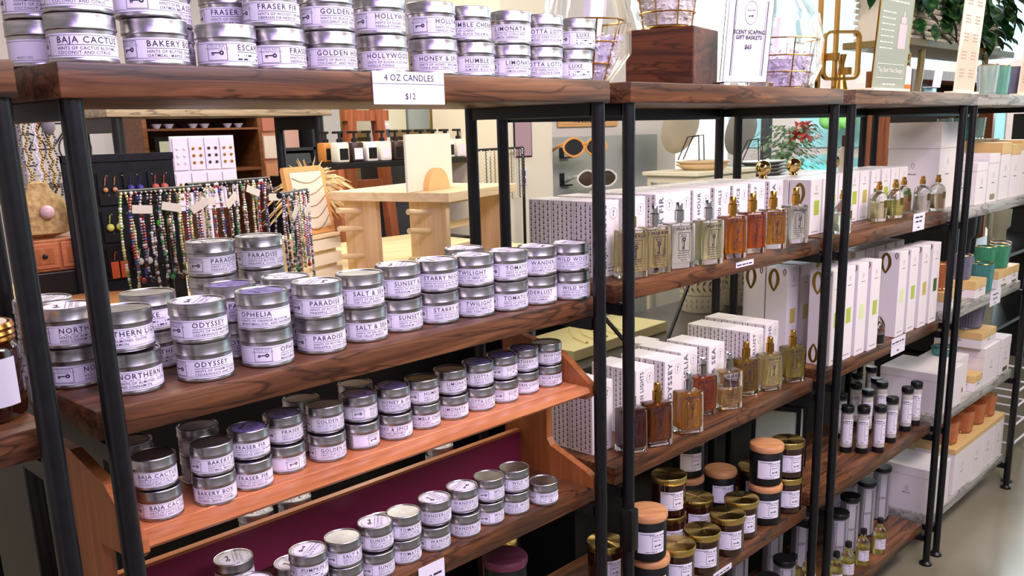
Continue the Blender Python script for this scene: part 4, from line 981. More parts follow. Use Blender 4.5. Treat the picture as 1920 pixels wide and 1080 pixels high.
# green-grey sign
W_, H_ = .24, .33
ln = [('~5', .030, W_/2, H_*.95, 'CENTER'), ('~6', .030, W_/2, H_*.85, 'CENTER'), ('~24', .011, W_/2, H_*.76, 'CENTER')]+[('~17', .0085, W_*.07, H_*(.66-.052*i), 'LEFT') for i in range(7)]+[('Tap Start Your Design', .019, W_/2, H_*.145, 'CENTER'), ('~14', .010, W_/2, H_*.03, 'CENTER')]
t, m, fn, T = sign_stand('counter_sign', 'grey green sign reading Tap Start Your Design on a cream base', 1.335, .06, W_, H_, -.06, mat('sage_panel', (146, 152, 138), .5), ln, PAPERB)
frame(W_*.08, W_*.92, H_*.09, H_*.22, .002, m, fn, 2)
obj('lettering', m, mat('pale_ink', (214, 216, 204), .6), t, smooth=False)
m = M(); flat2(rectpf(W_*.62, W_*.86, H_*.36, H_*.58), fn, m); flat2(rectpf(W_*.66, W_*.82, H_*.585, H_*.64), fn, m); flat2(rectpf(W_*.72, W_*.76, H_*.64, H_*.69), fn, m)
obj('pink_bottle_picture', m, mat('pink_print', (222, 180, 186), .6), t, smooth=False)
for xx in (-.006, W_): m = M(); m.box(xx, xx+.006, .0, .005, 0, H_, T); obj('gold_edge', m, GOLD, t, smooth=False)
# two blush signs
for k, (x, h, w, lb, hz_) in enumerate([(2.03, .36, .21, 'tall blush and cream acrylic sign at the joint of the right units', 0), (2.78, .335, .25, 'second blush acrylic sign cut by the right edge of the picture', .0)]):
    ln = []
    for r in range(5):
        for c in (.27, .73): ln += [(s_, .010, w*c, h*(.88-.17*r)-.011*q, 'CENTER') for q, s_ in enumerate(('~6', '~8', '~7'))]
    t, m, fn, T = sign_stand('blush_sign', lb, x, .06, w, h, -.05, mat('blush_panel', (238, 218, 196), .35), ln, PAPERB)
    obj('lettering', m, mat('taupe_ink', (176, 150, 134), .6), t, smooth=False)
    m = M(); vs = [(w*(.5+.46*cos(a)), h*(.30+.26*sin(a))) for a in [pi*i/16 for i in range(17)]]; T2 = T
    m.add([tuple(T @ Vector((a, -.0003, b))) for a, b in vs+[(w*.04, .005), (w*.96, .005)][::1]], [tuple(list(range(17))+[17, 18])]); obj('arch_picture', m, mat('blush_arch', (226, 192, 172), .5), t, smooth=False)
# wooden block with hollow and the basket standing on it
t = thing('wooden_block', 'dark rosewood cube vase on the top board behind the white sign', 'wooden block', (.395, .075, .0004), radians(12))
m = M(); m.bbox(0, .16, 0, .17, 0, .132, .003); obj('block', m, W_BLOCK, t, smooth=False)
PAPERS = noisy('shredded_paper_violet', (196, 184, 214), (232, 226, 238), (40, 40, 40), rough=.8); PAPERW = mat('shredded_paper_white', (232, 226, 222), .8)
CEL = mat('cellophane', (250, 250, 250), .08, 0, 1, 1.12)
CEL.node_tree.nodes['Principled BSDF'].inputs['Alpha'].default_value = .38
def shred(R, h, n, z0, R0=None):
    m = M(); R0 = R0 or R
    for i in range(n):
        a = random.uniform(0, 2*pi); z = z0+random.uniform(0, h); rr = (R0+(R-R0)*(z-z0)/max(h, .01))*sqrt(random.uniform(.35, 1)); c = Vector((rr*cos(a), rr*sin(a), z))
        d = Vector((random.gauss(0, 1), random.gauss(0, 1), random.gauss(0, .7))).normalized(); s = d.orthogonal().normalized()*.0016; nrm = d.cross(s).normalized(); L = random.uniform(.006, .013)
        vs = []
        for k in range(4): p = c+d*(L*(k/3-.5)*2)+nrm*(.003*(1 if k % 2 else -1)); vs += [p-s, p+s]
        m.add(vs, [(0, 2, 3, 1), (2, 4, 5, 3), (4, 6, 7, 5)])
    return m
def basket(x, y, z, R, h, label, R0=None, twist=True, papers=None):
    t = thing('gift_basket', label, 'gift basket', (x, y, z+.001), 0, 'gold wire gift baskets wrapped in cellophane'); R0 = R0 or R*.8
    m = M()
    for q in (0.0, .33, .66, 1.0):
        r = R0+(R-R0)*q; m.tube([(r*cos(2*pi*i/32), r*sin(2*pi*i/32), .002+h*q) for i in range(32)], .0019, 6, True)
    for i in range(8): a = 2*pi*i/8+.2; m.tube([(R0*cos(a), R0*sin(a), .002), (R*cos(a), R*sin(a), .002+h)], .0019, 6)
    obj('wire_frame', m, GOLD, t)
    s = obj('shredded_paper', shred(R*.93, h*.66, 1100, .015, R0*.90), papers or PAPERS, t, smooth=False); s['kind'] = 'stuff'
    m = M(); m.lathe([(R0*.7, .004), (R0*.82, .008), (R*.8, h*.6), (0, h*.62)], 20); obj('paper_nest', m, papers or PAPERS, t)
    # cellophane gathered to a neck above the basket, flaring out again
    n = 60; rings = [(R0*1.06, 0), (R*1.10, h*.5), (R*1.13, h), (R*.95, h*1.5), (R*.5, h*2.05), (R*.16, h*2.45), (R*.45, h*2.9), (R*.8, h*3.1)]
    vs = []; fs = []
    for j, (r, zz) in enumerate(rings):
        for i in range(n):
            a = 2*pi*i/n; rr = r*(1+.05*random.uniform(-1, 1)+.06*sin(7*a+j))*(1+.02*(i % 2)); vs.append((rr*cos(a), rr*sin(a), zz+.004*random.uniform(-1, 1)*(j > 0)))
    for j in range(len(rings)-1):
        for i in range(n): i2 = (i+1) % n; fs.append((j*n+i, j*n+i2, (j+1)*n+i2, (j+1)*n+i))
    m = M(); m.add(vs, fs); obj('cellophane_wrap', m, CEL, t, ang=15)
    m = M(); m.bbox(-.02, .025, -.01, .01, h*.5, h*1.5, .002, T=Matrix.Rotation(.15, 4, 'Y')); obj('pillar_candle', m, PAPER, t, smooth=False)
    return t
basket(.435, .175, .1325, .075, .10, 'gold wire basket of shredded paper in cellophane on the wooden block', papers=PAPERW)
basket(.885, .14, 0, .108, .125, 'large gold wire gift basket in cellophane beside the white sign', R0=.088)
basket(.155, .19, 0, .080, .130, 'gold wire gift basket in cellophane behind the last candle tins', R0=.04)
# gold candle holder of bent bars
t = thing('gold_candle_holder', 'brushed gold candle holder of looped flat bars with two cups', 'candle holder', (1.13, .15, .0004), -.7)
def bar(path, w=.010, th=.004):
    m = M(); n = len(path); vs = []; fs = []
    P = [Vector((p[0], 0, p[1])) for p in path]
    for i in range(n):
        d = (P[min(i+1, n-1)]-P[max(i-1, 0)]).normalized(); nr = Vector((d.z, 0, -d.x))
        for s1, s2 in ((1, 1), (1, -1), (-1, -1), (-1, 1)): vs.append(P[i]+nr*(th*s1)+Vector((0, w*s2, 0)))
    for i in range(n-1):
        for k in range(4): fs.append((4*i+k, 4*i+(k+1) % 4, 4*i+4+(k+1) % 4, 4*i+4+k))
    fs += [(0, 1, 2, 3), (4*n-1, 4*n-2, 4*n-3, 4*n-4)]; m.add(vs, fs); return m
def loop(x0, x1, z0, z1, r=.018):
    pts = [(x0, (z0+z1)/2)]
    for cx, cz, a0 in ((x0+r, z1-r, pi), (x1-r, z1-r, pi/2), (x1-r, z0+r, 0), (x0+r, z0+r, -pi/2)):
        pts += [(cx+r*cos(a0-k*pi/8), cz+r*sin(a0-k*pi/8)) for k in range(5)]
    return pts+[(x0, (z0+z1)/2)]
obj('loop_bar', bar(loop(.03, .135, .035, .165)), GOLD, t)
for x in (.015, .065): m = bar([(x, 0), (x, .27)]); obj('upright_bar', m, GOLD, t)
for (x, z) in ((.088, .045), (.05, .085)):
    m = M(); m.lathe([(0, z), (.019, z), (.019, z+.02), (.017, z+.02), (.017, z+.004), (0, z+.004)], 24, Matrix.Translation((x, -.02, 0))); obj('candle_cup', m, GOLD, t)
m = M(); m.bbox(.0, .15, -.02, .02, 0, .004, .001); obj('foot', m, GOLD, t)
t = thing('gold_taper_holder', 'slender gold candlestick left of the grey green sign', 'candlestick', (1.40, .19, .0004), 0)
m = M(); m.lathe([(0, 0), (.026, 0), (.024, .01), (.012, .06), (.009, .085), (.014, .115), (.016, .118), (0, .118)], 28); obj('stick', m, GOLD, t)
t = thing('carved_gold_frame', 'carved gold scrollwork plaque leaning behind the grey green sign', 'plaque', (1.935, .24, .0004), 0)
m = M(); m.bbox(0, .15, 0, .012, 0, .155, .002); obj('panel', m, GOLDFOIL, t, smooth=False)
m = M()
for i in range(5):
    for j in range(5):
        cx, cz = .018+i*.028, .018+j*.03; m.tube([(cx+.011*(1-k/14)*cos(k*.9), -.001, cz+.011*(1-k/14)*sin(k*.9)) for k in range(12)], .0022, 5)
obj('scrollwork', m, GOLD, t)
t = thing('pump_bottle', 'small white pump bottle with orange band by the carved plaque', 'bottle', (1.885, .18, .0004), 0)
m = M(); m.lathe([(0, 0), (.02, 0), (.021, .01), (.021, .085), (.012, .098), (0, .1)], 24); obj('bottle', m, PAPER, t)
m = M(); m.lathe([(.0212, .005), (.0212, .035)], 24); obj('orange_band', m, mat('orange_band', (214, 120, 50), .5), t)
t = thing('folded_card', 'folded white card standing before a blue base near the blush sign', 'card', (1.86, .075, .0004), .1)
m = M(); m.box(0, .10, 0, .002, .022, .085, Matrix.Rotation(.1, 4, 'X')); m.box(0, .10, .0, .03, .0215, .0235); obj('card', m, PAPER, t, smooth=False)
m = M(); m.box(.02, .07, .002, .03, 0, .021); obj('blue_base', m, mat('blue_acrylic', (150, 200, 214), .2), t, smooth=False)
t = thing('black_bag', 'crumpled black and clear plastic bag behind the gold candle holder', 'bag', (1.10, .22, .0004), 0)
m = M(); vs = []
for j in range(7):
    for i in range(14):
        a = 2*pi*i/14; r = (.06, .075, .07, .055, .035, .018, .003)[j]*(1+.25*random.uniform(-1, 1)); vs.append((r*1.5*cos(a), r*sin(a)*.8, j*.009*(1+.1*random.random())))
m.add(vs, [(j*14+i, j*14+(i+1) % 14, (j+1)*14+(i+1) % 14, (j+1)*14+i) for j in range(6) for i in range(14)]+[tuple(range(14))[::-1]]); obj('bag', m, DARK, t, ang=10)
for i in range(6):
    tumbler(2.52+.075*i, .10+.03*(i % 2), 0, .036, .118, (CLR, SMOKE, MIN)[i % 3], f'clear ribbed glass on the top board at right, {ORD[i]} from left', grp='ribbed glasses on the top board')
# white wicker planter with trailing leaves on its gilt bracket shelf
t = thing('wicker_planter', 'white wicker planter of trailing green leaves above the right units', 'planter', (4.05, 1.05, .3725), 0)
m = M(); L_ = 1.7; rows = 9
for r in range(rows):
    z = .016+r*.033
    for side, yy in ((0, 0), (1, .3)): m.tube([(i*L_/60, yy+(.009 if (i+r) % 2 else -.009), z) for i in range(61)], .013, 5)
m.box(.01, L_-.01, .012, .29, 0, .29)
obj('basket', m, mat('white_wicker', (226, 216, 198), .7), t)
LEAFM = noisy('variegated_leaf', (26, 70, 34), (120, 168, 84), (9, 30, 30), rough=.4, lo=.5, hi=.75)
def leaf(m, c, L, yawa, droop):
    T = Matrix.Translation(c) @ Matrix.Rotation(yawa, 4, 'Z') @ Matrix.Rotation(droop, 4, 'Y'); n = 6; vs = []
    for i in range(n+1):
        u = i/n; w = .36*L*sin(pi*min(1, u*.98+.02))**.8*(1-.25*u); vs += [(L*u, -w, -.25*L*u*u+.06*L), (L*u, 0, -.25*L*u*u), (L*u, w, -.25*L*u*u+.06*L)]
    fs = []
    for i in range(n): fs += [(3*i, 3*i+3, 3*i+4, 3*i+1), (3*i+1, 3*i+4, 3*i+5, 3*i+2)]
    m.add(vs, fs, T)
m = M()
random.seed(11)
for i in range(420):
    x = random.uniform(-.15, L_+.1); z = random.choice([random.uniform(.24, .6), random.uniform(.3, .55), random.gauss(.2, .1)]); y = random.uniform(-.12, .06) if z < .3 else random.uniform(-.12, .3)
    if z < .27 and abs((x % .5)-.1) > .12: continue
    leaf(m, (x, y, z), random.uniform(.09, .17), random.uniform(-2.6, -.6), random.uniform(.3, 1.3))
s = obj('foliage', m, LEAFM, t, ang=60); s['kind'] = 'stuff'
t = thing('bracket_shelf', 'olive gilt shelf on curved brackets under the wicker planter', 'shelf', (3.95, 1.0, .30), 0)
m = M(); m.bbox(0, 1.9, -.03, .38, .03, .070, .004); obj('board', m, mat('olive_gilt', (128, 108, 62), .4), t, smooth=False)
for x in (.30, 1.45):
    m = M(); m.tube([(x-.22+.22*sin(a), .02, -.42+.44*(1-cos(a))) for a in [pi/2*i/8 for i in range(9)]], .022, 6); obj('bracket', m, mat('olive_gilt', (128, 108, 62), .4), t)
t = thing('redwood_shelf', 'red brown wooden shelf frame in the dark behind the planter', 'shelf', (5.5, 1.55, FZ), 0)
m = M(); m.box(0, 2.0, 0, .35, 2.02, 2.09); obj('board', m, W_RED, t, smooth=False)
for x in (0, 1.93):
    m = M(); m.box(x, x+.07, 0, .35, 0, 2.019); obj('side', m, W_RED, t, smooth=False)
m = M(); m.box(.07, 1.93, .33, .35, .4, 2.02); obj('back_panel', m, DARK, t, smooth=False)

# ------------------------------------------------------------ jewellery corner behind the tins
t = thing('display_table', 'pale display table on an added black base behind the tin shelves', 'table', (-.72, .86, FZ), 0)
m = M(); m.bbox(0, 1.85, 0, 1.15, 1.245, 1.285, .004); obj('tabletop', m, W_PLY, t)
m = M(); m.box(.03, 1.82, .05, 1.1, .0, 1.244); obj('base', m, DARK, t, smooth=False)  # black base added to keep the view behind the lower shelves dark
TZ = FZ+1.2855
# peg tower
t = thing('peg_tower', 'birch plywood jewellery tower with dowel pegs and a thick square top', 'jewellery stand', (.37, .92, TZ), radians(18))
h = -.262-TZ
m = M(); m.bbox(-.03, .42, -.03, .40, h-.028, h, .002); obj('top', m, W_PLY, t, smooth=False)
for x in (0, .37):
    for y in (.0, .25):
        m = M(); m.box(x, x+.022, y, y+.12, 0, h-.0285); obj('upright', m, W_PLYZ, t, smooth=False)
        for z in (.06, .145, .20):
            m = M(); sx = -1 if x == 0 else 1; x0 = x if x == 0 else x+.022
            m.tube([(x0, y+.06, z), (x0+sx*.11, y+.06, z+.012)], .0085, 10); obj('peg', m, W_PLY, t)
for z in (.05, .13, .21):
    m = M(); m.box(.022, .37, .10, .112, z, z+.022); obj('rung', m, W_PLY, t, smooth=False)
t = thing('sign_holder', 'half round wooden holder gripping a blank square cream board', 'sign holder', (.445, 1.06, -.2617), radians(22))
m = M(); m.prism([(.062*cos(pi*i/24)*1.15, .065*sin(pi*i/24)) for i in range(25)], -.022, -.004, 'y'); obj('half_round', m, mat('beech', (226, 176, 110), .5), t)
m = M(); m.prism([(.062*cos(pi*i/24)*1.15, .065*sin(pi*i/24)) for i in range(25)], .006, .02, 'y'); obj('back_half_round', m, mat('beech', (226, 176, 110), .5), t)
t = thing('square_board', 'blank square cream board standing on the plywood tower', 'board', (.445, 1.06, -.2612), radians(22))
m = M(); m.box(-.165, .130, -.003, .004, .0, .168); obj('panel', m, PAPERB, t, smooth=False)
# slatted crate and necklace easel
t = thing('slat_stand', 'pale slatted wooden stand under the necklace easel', 'stand', (.03, 1.18, TZ), radians(20))
for z in (.0, .045, .09):
    m = M(); m.box(0, .20, 0, .02, z+.004, z+.036); obj('slat', m, PAPERB, t, smooth=False)
m = M(); m.box(0, .01, .02, .12, .004, .13); m.box(.19, .20, .02, .12, .004, .13); m.box(0, .2, .0, .12, .1305, .14); obj('frame', m, W_PLY, t, smooth=False)
t = thing('necklace_easel', 'wooden easel with cream pad holding six fine gold necklaces', 'necklace display', (.05, 1.22, TZ+.1410), radians(20))
T = Matrix.Rotation(-.16, 4, 'X')
m = M(); m.box(-.004, .022, -.002, .012, 0, .20, T); m.box(.158, .184, -.002, .012, 0, .20, T); m.box(0, .18, -.004, .014, .0, .016, T); m.box(0, .18, 0, .012, .19, .205, T); obj('frame', m, mat('light_oak', (222, 164, 96), .5), t, smooth=False)
m = M(); m.box(.016, .164, -.006, .006, .018, .188, T); obj('pad', m, PAPERB, t, smooth=False)
for k in range(5):
    m = M(); m.tube([tuple(T @ Vector((.018+.144*i/12, -.008, .172-.03*k-.018*sin(pi*i/12)*(1+.3*k)))) for i in range(13)], .0011, 4); obj('fine_chain', m, GOLDFOIL, t)
t = thing('dried_grass', 'vase of dried pampas and straw grasses behind the necklace easel', 'dried plant', (.30, 1.52, TZ), 0)
m = M(); m.lathe([(0, 0), (.05, 0), (.06, .05), (.045, .17), (.04, .20), (.035, .20), (.035, .02), (0, .02)], 20); obj('vase', m, PAPERB, t)
m = M()
for i in range(230):
    a = random.uniform(0, 2*pi); sp = random.uniform(.03, .17); h_ = random.uniform(.10, .22); pts = [(.02*cos(a)*k/5+sp*cos(a)*(k/5)**2, .02*sin(a)*k/5+sp*.6*sin(a)*(k/5)**2, .19+h_*k/5-.10*(k/5)**3*sp/.1) for k in range(6)]
    m.tube(pts, [.0015, .0015, .002, .004, .003, .0008], 3)
s = obj('grasses', m, noisy('straw', (196, 160, 96), (232, 218, 172), (30, 30, 30), rough=.9), t); s['kind'] = 'stuff'
# white earring card stand
t = thing('earring_stand', 'white stand of earring cards in two tiers', 'earring display', (-.215, 1.40, TZ), .05)
m = M(); m.box(0, .20, .012, .018, .23, .44); m.box(.09, .11, .018, .06, 0, .40); m.box(.0, .2, 0, .10, 0, .008); obj('stand', m, PAPER, t, smooth=False)
GB = mat('gold_earring', (190, 140, 60), .3, 1); DB = mat('dark_earring', (50, 44, 44), .4)
for r in range(2):
    for c in range(4):
        m = M(); m.box(.004+c*.049, .048+c*.049, .006, .0115, .245+r*.1, .335+r*.1); cd = obj('earring_card', m, PAPER, t, smooth=False)
        m = M()
        for s_ in (-1, 1):
            for q in range(3): m.ball((.026+c*.049+s_*.011, .004, .265+r*.1+q*.02), .0045, 5)
        obj('earrings', m, (GB, PAPER, GB, DB)[(c+r) % 4], cd)
# black pegboard with earrings
t = thing('black_pegboard', 'black velvet pegboard hung with carded earrings', 'earring display', (-.62, 1.10, TZ), 0)
m = M(); m.box(0, .26, 0, .012, 0, .40); m.box(.0, .26, -.004, .014, .385, .402); obj('board', m, noisy('black_velvet', (14, 14, 18), (24, 24, 30), (50, 50, 50), rough=.9), t, smooth=False)
for r in range(6):
    for c in range(7):
        m = M(); m.tube([(.02+c*.036, 0, .30-r*.045+.05), (.02+c*.036, -.008, .30-r*.045+.052)], .0016, 5); obj('peg', m, CHROME, t)
EC = [('red stone stud', (176, 50, 60)), ('gold heart stud', (200, 140, 90)), ('blue and pearl drop', (60, 50, 130)), ('pink stone stud', (226, 170, 176)), ('yellow glass drop', (206, 206, 96)), ('copper filigree drop', (196, 88, 50)), ('silver loop drop', (210, 210, 214)), ('twisted red and white drop', (190, 90, 70)), ('green pendant', (90, 190, 60))]
for i, (nm, col) in enumerate(EC):
    c, r = ((0, 3), (1, 3), (2, 3), (0, 2), (1, 2), (1, 1), (2, 1), (3, 3), (3, 2))[i]
    x = -.61+c*.060; z = TZ+.02+r*.088
    g = thing('earring_pair', f'{nm} earrings on a black card on the pegboard', 'earrings', (x, 1.094, z), 0, 'carded earrings on the black pegboard')
    m = M(); m.box(0, .05, 0, .002, 0, .075); obj('card', m, DARK, g, smooth=False)
    for s_ in (.014, .036):
        m = M(); m.tube([(s_, -.003, .058), (s_+.003, -.005, .066), (s_, -.003, .046)], .0009, 4)
        if 'filigree' in nm: m.box(s_-.009, s_+.009, -.004, -.002, .002, .042)
        else: m.ball((s_, -.006, .036), .009 if 'stud' not in nm else .006, 7)
        obj('earring', m, mat('stone_%d' % i, col, .25), g)
# necklaces on two T bars
def tbar(x, y, z, L, h, label, rz):
    t = thing('necklace_bar', label, 'necklace stand', (x, y, TZ), rz); zz = z-TZ
    m = M(); m.tube([(-L/2, 0, zz), (L/2, 0, zz)], .008, 10); obj('bar', m, DARK, t)
    m = M(); m.cyl(0, 0, 0.006, zz-.006, .007, 12); obj('pole', m, DARK, t)
    m = M(); m.lathe([(0, 0), (.05, 0), (.05, .006), (0, .006)], 24); obj('base', m, DARK, t)
BC = [[(228, 222, 206), (120, 70, 44), (40, 34, 36)], [(40, 34, 38), (200, 196, 200), (90, 84, 90)], [(176, 44, 56), (70, 84, 160), (224, 220, 214)], [(206, 198, 120), (110, 160, 70), (236, 232, 216)], [(96, 60, 44), (178, 140, 100), (224, 208, 180)], [(60, 150, 90), (210, 206, 200), (40, 40, 44)]]
NM = {}
def necklace(k, L):
    key = (k, round(L, 2))
    if key in NM: return NM[key]
    m = M(); n = int(L/.0062); rnd = random.Random(k*7+n)
    for s_ in (-1, 1):
        for i in range(n):
            u = i/n; x = s_*(.006+.011*sin(pi*u)**.7*(1-u*.3)); z = -L*u; r = rnd.choice((.0030, .0036, .0034, .0044)); m.cur = rnd.choice((0, 0, 1, 1, 2)); m.ball((x, .003*s_, z), r, 4)
    m.cur = 0; m.ball((0, 0, -L-.002), .006, 5)
    NM[key] = m; return m
def mk_mats(k): return [mat('bead_%d_%d' % (k, j), c, .2, coat=.4) for j, c in enumerate(BC[k])]
NAMES = ['brown and cream', 'black and silver', 'red white and blue', 'yellow green', 'copper and sand', 'green and silver']
bars = [((-.50, .88, -.202), .19, 0, 9, 'left black bar'), ((-.27, 1.0, -.200), .26, .25, 11, 'middle black bar'), ((-.115, .96, -.235), .17, .6, 7, 'right black bar')]
made = {}
for (P0, L, rz, cnt_, bn) in bars:
    tbar(P0[0], P0[1], P0[2], L, 0, f'T shaped {bn} hung with beaded necklaces', rz)
    for i in range(cnt_):
        q = -L/2+.008+(L-.016)*i/(cnt_-1); k = (i*5+cnt_) % 6; ln_ = (.19, .22, .25)[(i*3) % 3] if i % 3 else .235
        x = P0[0]+q*cos(rz); y = P0[1]+q*sin(rz)-.012
        lab = f'{NAMES[k]} bead necklace, {ORD[i]} along the {bn}'
        if (k, ln_) in made: dup(made[(k, ln_)], (x, y, P0[2]), rz+random.uniform(-.3, .3), lab, 'beaded necklaces')
        else:
            o = obj('bead_necklace', necklace(k, ln_), mk_mats(k), loc=(x, y, P0[2]), rot=(0, 0, rz)); tag(o, lab, 'necklace', 'beaded necklaces'); made[(k, ln_)] = o
        if i % 3 == 1:
            m = M(); m.box(-.022, .022, -.001, .001, -.009, .009); o = obj('price_tag', m, PAPERB, loc=(x+.008, y-.016, P0[2]-.022-.03*random.random()), rot=(0, random.uniform(-.8, .5), rz), smooth=False)
            tag(o, f'cream paper tag tied at the {ORD[i]} necklace of the {bn}', 'price tag', 'paper tags on the necklaces')
# round board with purple tag
t = thing('round_board', 'round cherry wood board on the table under the necklaces', 'board', (-.63, .985, TZ+.0004), 0)
m = M(); m.lathe([(0, .065), (.11, .065), (.115, .07), (.115, .083), (0, .085)], 40); m.lathe([(0, 0), (.05, 0), (.05, .065), (0, .065)], 20); obj('board', m, mat('cherry_disc', (212, 146, 90), .4), t)
m = M(); m.box(-.06, .03, -.117, -.116, .055, .083); obj('violet_tag', m, mat('violet_paper', (160, 140, 206), .6), t, smooth=False)
# left: jewellery tree, chains, pebble bust, carved drawers
t = thing('jewelry_tree', 'grey wooden jewellery rack hung with chains at far left', 'jewellery stand', (-.66, 1.25, TZ), 0)
m = M(); m.tube([(0, 0, 0), (0, 0, .50)], .012, 8)
for z in (.50, .33): m.box(-.10, .09, -.008, .008, z-.006, z+.006)
m.ball((.07, -.01, .47), .016, 8, 1.3); obj('rack', m, mat('grey_wood', (120, 114, 118), .6), t)
for i in range(17):
    m = M(); x = -.09+i*.0105; L = .20+.06*(i % 3)
    for k in range(40): m.ball((x+.003*sin(k), -.014+.004*(i % 2)+.002*(k % 2), .49-k*L/40), .0034, 4)
    obj('chain', m, (GOLDFOIL, CHROME, PAPER, GB, CHROME)[i % 5], t)
t = thing('pebble_bust', 'sand coloured textured necklace bust with a pendant', 'necklace display', (-.655, 1.17, TZ+.2156), 0)
m = M(); m.lathe([(.02, 0), (.055, .01), (.062, .05), (.05, .09), (.028, .105), (.022, .125), (0, .13)], 20, sy=.5); obj('bust', m, noisy('sand', (166, 132, 76), (206, 176, 116), (90, 90, 90), rough=.9, bump=.6), t)
m = M(); m.ball((0, -.036, .06), .016, 8); obj('pendant', m, mat('pink_stone', (206, 170, 170), .3), t)
t = thing('drawer_box', 'small carved orange wood box with two drawers on the table', 'drawer box', (-.72, 1.12, TZ+.1406), 0)
m = M(); m.bbox(0, .15, 0, .10, 0, .074, .003); obj('body', m, W_ORANGE_Z, t, smooth=False)
for x in (.006, .078):
    m = M(); m.bbox(x, x+.066, -.004, .0, .008, .066, .0015); d = obj('drawer', m, W_ORANGE, t, smooth=False); m = M(); m.bbox(x+.012, x+.054, -.0065, -.004, .018, .056, .001); obj('raised_panel', m, W_ORANGE_Z, d, smooth=False); m = M(); m.ball((x+.033, -.010, .037), .006, 7); obj('knob', m, DARK, d)

t = thing('black_plinth', 'black velvet plinth under the carved drawer box', 'plinth', (-.72, 1.11, TZ+.0002), 0); m = M(); m.bbox(0, .17, 0, .12, 0, .14, .003); obj('plinth', m, DARK, t, smooth=False)
# ------------------------------------------------------------ middle distance
def rack(name, label, x0, x1, y0, dpt, ztop, mats_, shelves, th=.04):
    t = thing(name, label, 'rack', (x0, y0, FZ), 0); W = x1-x0; zt = ztop-FZ
    m = M(); m.bbox(0, W, 0, dpt, zt-th, zt, .003); obj('top_board', m, mats_, t)
    for px in (.05, W-.05):
        for py in (.04, dpt-.04): m = M(); m.cyl(px, py, 0, zt-th-.0005, .022, 12); obj('post', m, BLACK, t)
        m = M(); m.box(px-.015, px+.015, .05, dpt-.05, zt-th-.06, zt-th-.001); obj('rail', m, BLACK, t, smooth=False)
    for z in shelves: m = M(); m.bbox(0.005, W-.005, .07, dpt-.07, z-FZ-th, z-FZ, .003); obj('shelf_board', m, mats_, t)
    return t
rack('display_rack', 'weathered board rack on black posts beyond the jewellery table', .06, 1.08, 2.5, .42, .036, W_BARN, [-1.2])
# bicycle print on the far wall
t = thing('bicycle_print', 'print of a black bicycle on the pale far wall', 'print', (.56, 5.19, .0), 0)
m = M(); m.box(-.05, .55, 0, .006, -.30, .2); obj('paper', m, mat('print_paper', (232, 220, 214), .7), t, smooth=False)
m = M()
for cx in (.08, .36): m.tube([(cx+.10*cos(2*pi*i/24), -.002, -.14+.10*sin(2*pi*i/24)) for i in range(24)], .005, 5, True)
for a, b in (((.08, -.14), (.17, .02)), ((.08, -.14), (.22, -.14)), ((.22, -.14), (.34, .02)), ((.17, .02), (.34, .02)), ((.36, -.14), (.33, .06)), ((.33, .06), (.39, .08)), ((.17, .02), (.16, .05)), ((.13, .05), (.19, .05)), ((.22, -.14), (.17, .02))): m.tube([(a[0], -.002, a[1]), (b[0], -.002, b[1])], .005, 5)
obj('bicycle_drawing', m, INK, t)
# brown cabinet with crockery and frames
t = thing('brown_cabinet', 'brown wooden wall cabinet of crockery and framed certificates', 'cabinet', (.50, 3.2, FZ), 0)
m = M(); m.box(0, .02, 0, .3, .0, 1.86); m.box(.60, .62, 0, .3, 0, 1.86); m.box(.02, .60, 0, .3, 1.82, 1.86); m.box(.02, .60, 0.0, .3, 1.755, 1.765); m.box(.02, .60, .0, .3, 1.55, 1.565); m.box(.02, .60, .28, .3, 0, 1.82); obj('carcass', m, W_BROWN, t, smooth=False)
for i in range(9):
    o = thing('small_dish', f'small white dish on the cabinet top shelf, {ORD[i]} from left', 'dish', (.55+i*.062, 3.3, FZ+1.7655), 0, 'white dishes in the brown cabinet')
    m = M(); m.lathe([(0, 0), (.012, 0), (.026, .022), (.023, .022), (.01, .004), (0, .004)], 14); obj('dish', m, PAPER if i % 3 else DARK, o)
for i in range(2):
    o = thing('framed_certificate', ['left','right'][i]+' black framed certificate in the brown cabinet', 'frame', (.56+i*.22, 3.22, FZ+1.566), 0)
    m = M(); frame(0, .19, 0, .16, .02, m, lambda a, b: (a, 0, b)); m.box(0, .19, .001, .01, 0, .16); obj('frame', m, DARK, o, smooth=False)
    m = M(); m.box(.02, .17, -.001, .0005, .02, .14); obj('certificate', m, mat('pale_green_paper', (190, 196, 180), .7), o, smooth=False)
# till counter, dark shelving with cards, tissue boxes
t = thing('till_counter', 'dark till counter with stacked grey trays in the distance', 'counter', (1.14, 2.95, FZ), 0)
m = M(); m.bbox(0, .50, 0, .5, 0, 1.42, .01); obj('body', m, mat('charcoal', (56, 56, 60), .5), t, smooth=False)
m = M(); m.bbox(-.01, .52, -.02, .52, 1.42, 1.45, .004); obj('countertop', m, mat('grey_laminate', (136, 134, 144), .3), t, smooth=False)
for i in range(3):
    m = M(); m.box(.02, .48, -.004, 0, 1.12+i*.09, 1.18+i*.09); obj('tray_front', m, mat('grey_laminate', (136, 134, 144), .3), t, smooth=False)
t = thing('cash_register', 'black cash register with a screen on the till counter', 'cash register', (1.22, 3.1, FZ+1.4505), .1)
m = M(); m.bbox(0, .22, 0, .2, 0, .06, .004); obj('drawer', m, DARK, t, smooth=False)
m = M(); m.box(.02, .20, .06, .07, .07, .19, Matrix.Rotation(-.2, 4, 'X')); obj('screen', m, mat('screen_glass', (60, 66, 72), .1), t, smooth=False)
m = M(); m.box(.09, .13, .07, .09, .055, .10); obj('neck', m, DARK, t, smooth=False)
t = thing('yellow_basket', 'yellow and red tray on the till counter', 'tray', (1.24, 2.955, FZ+1.4505), .1)
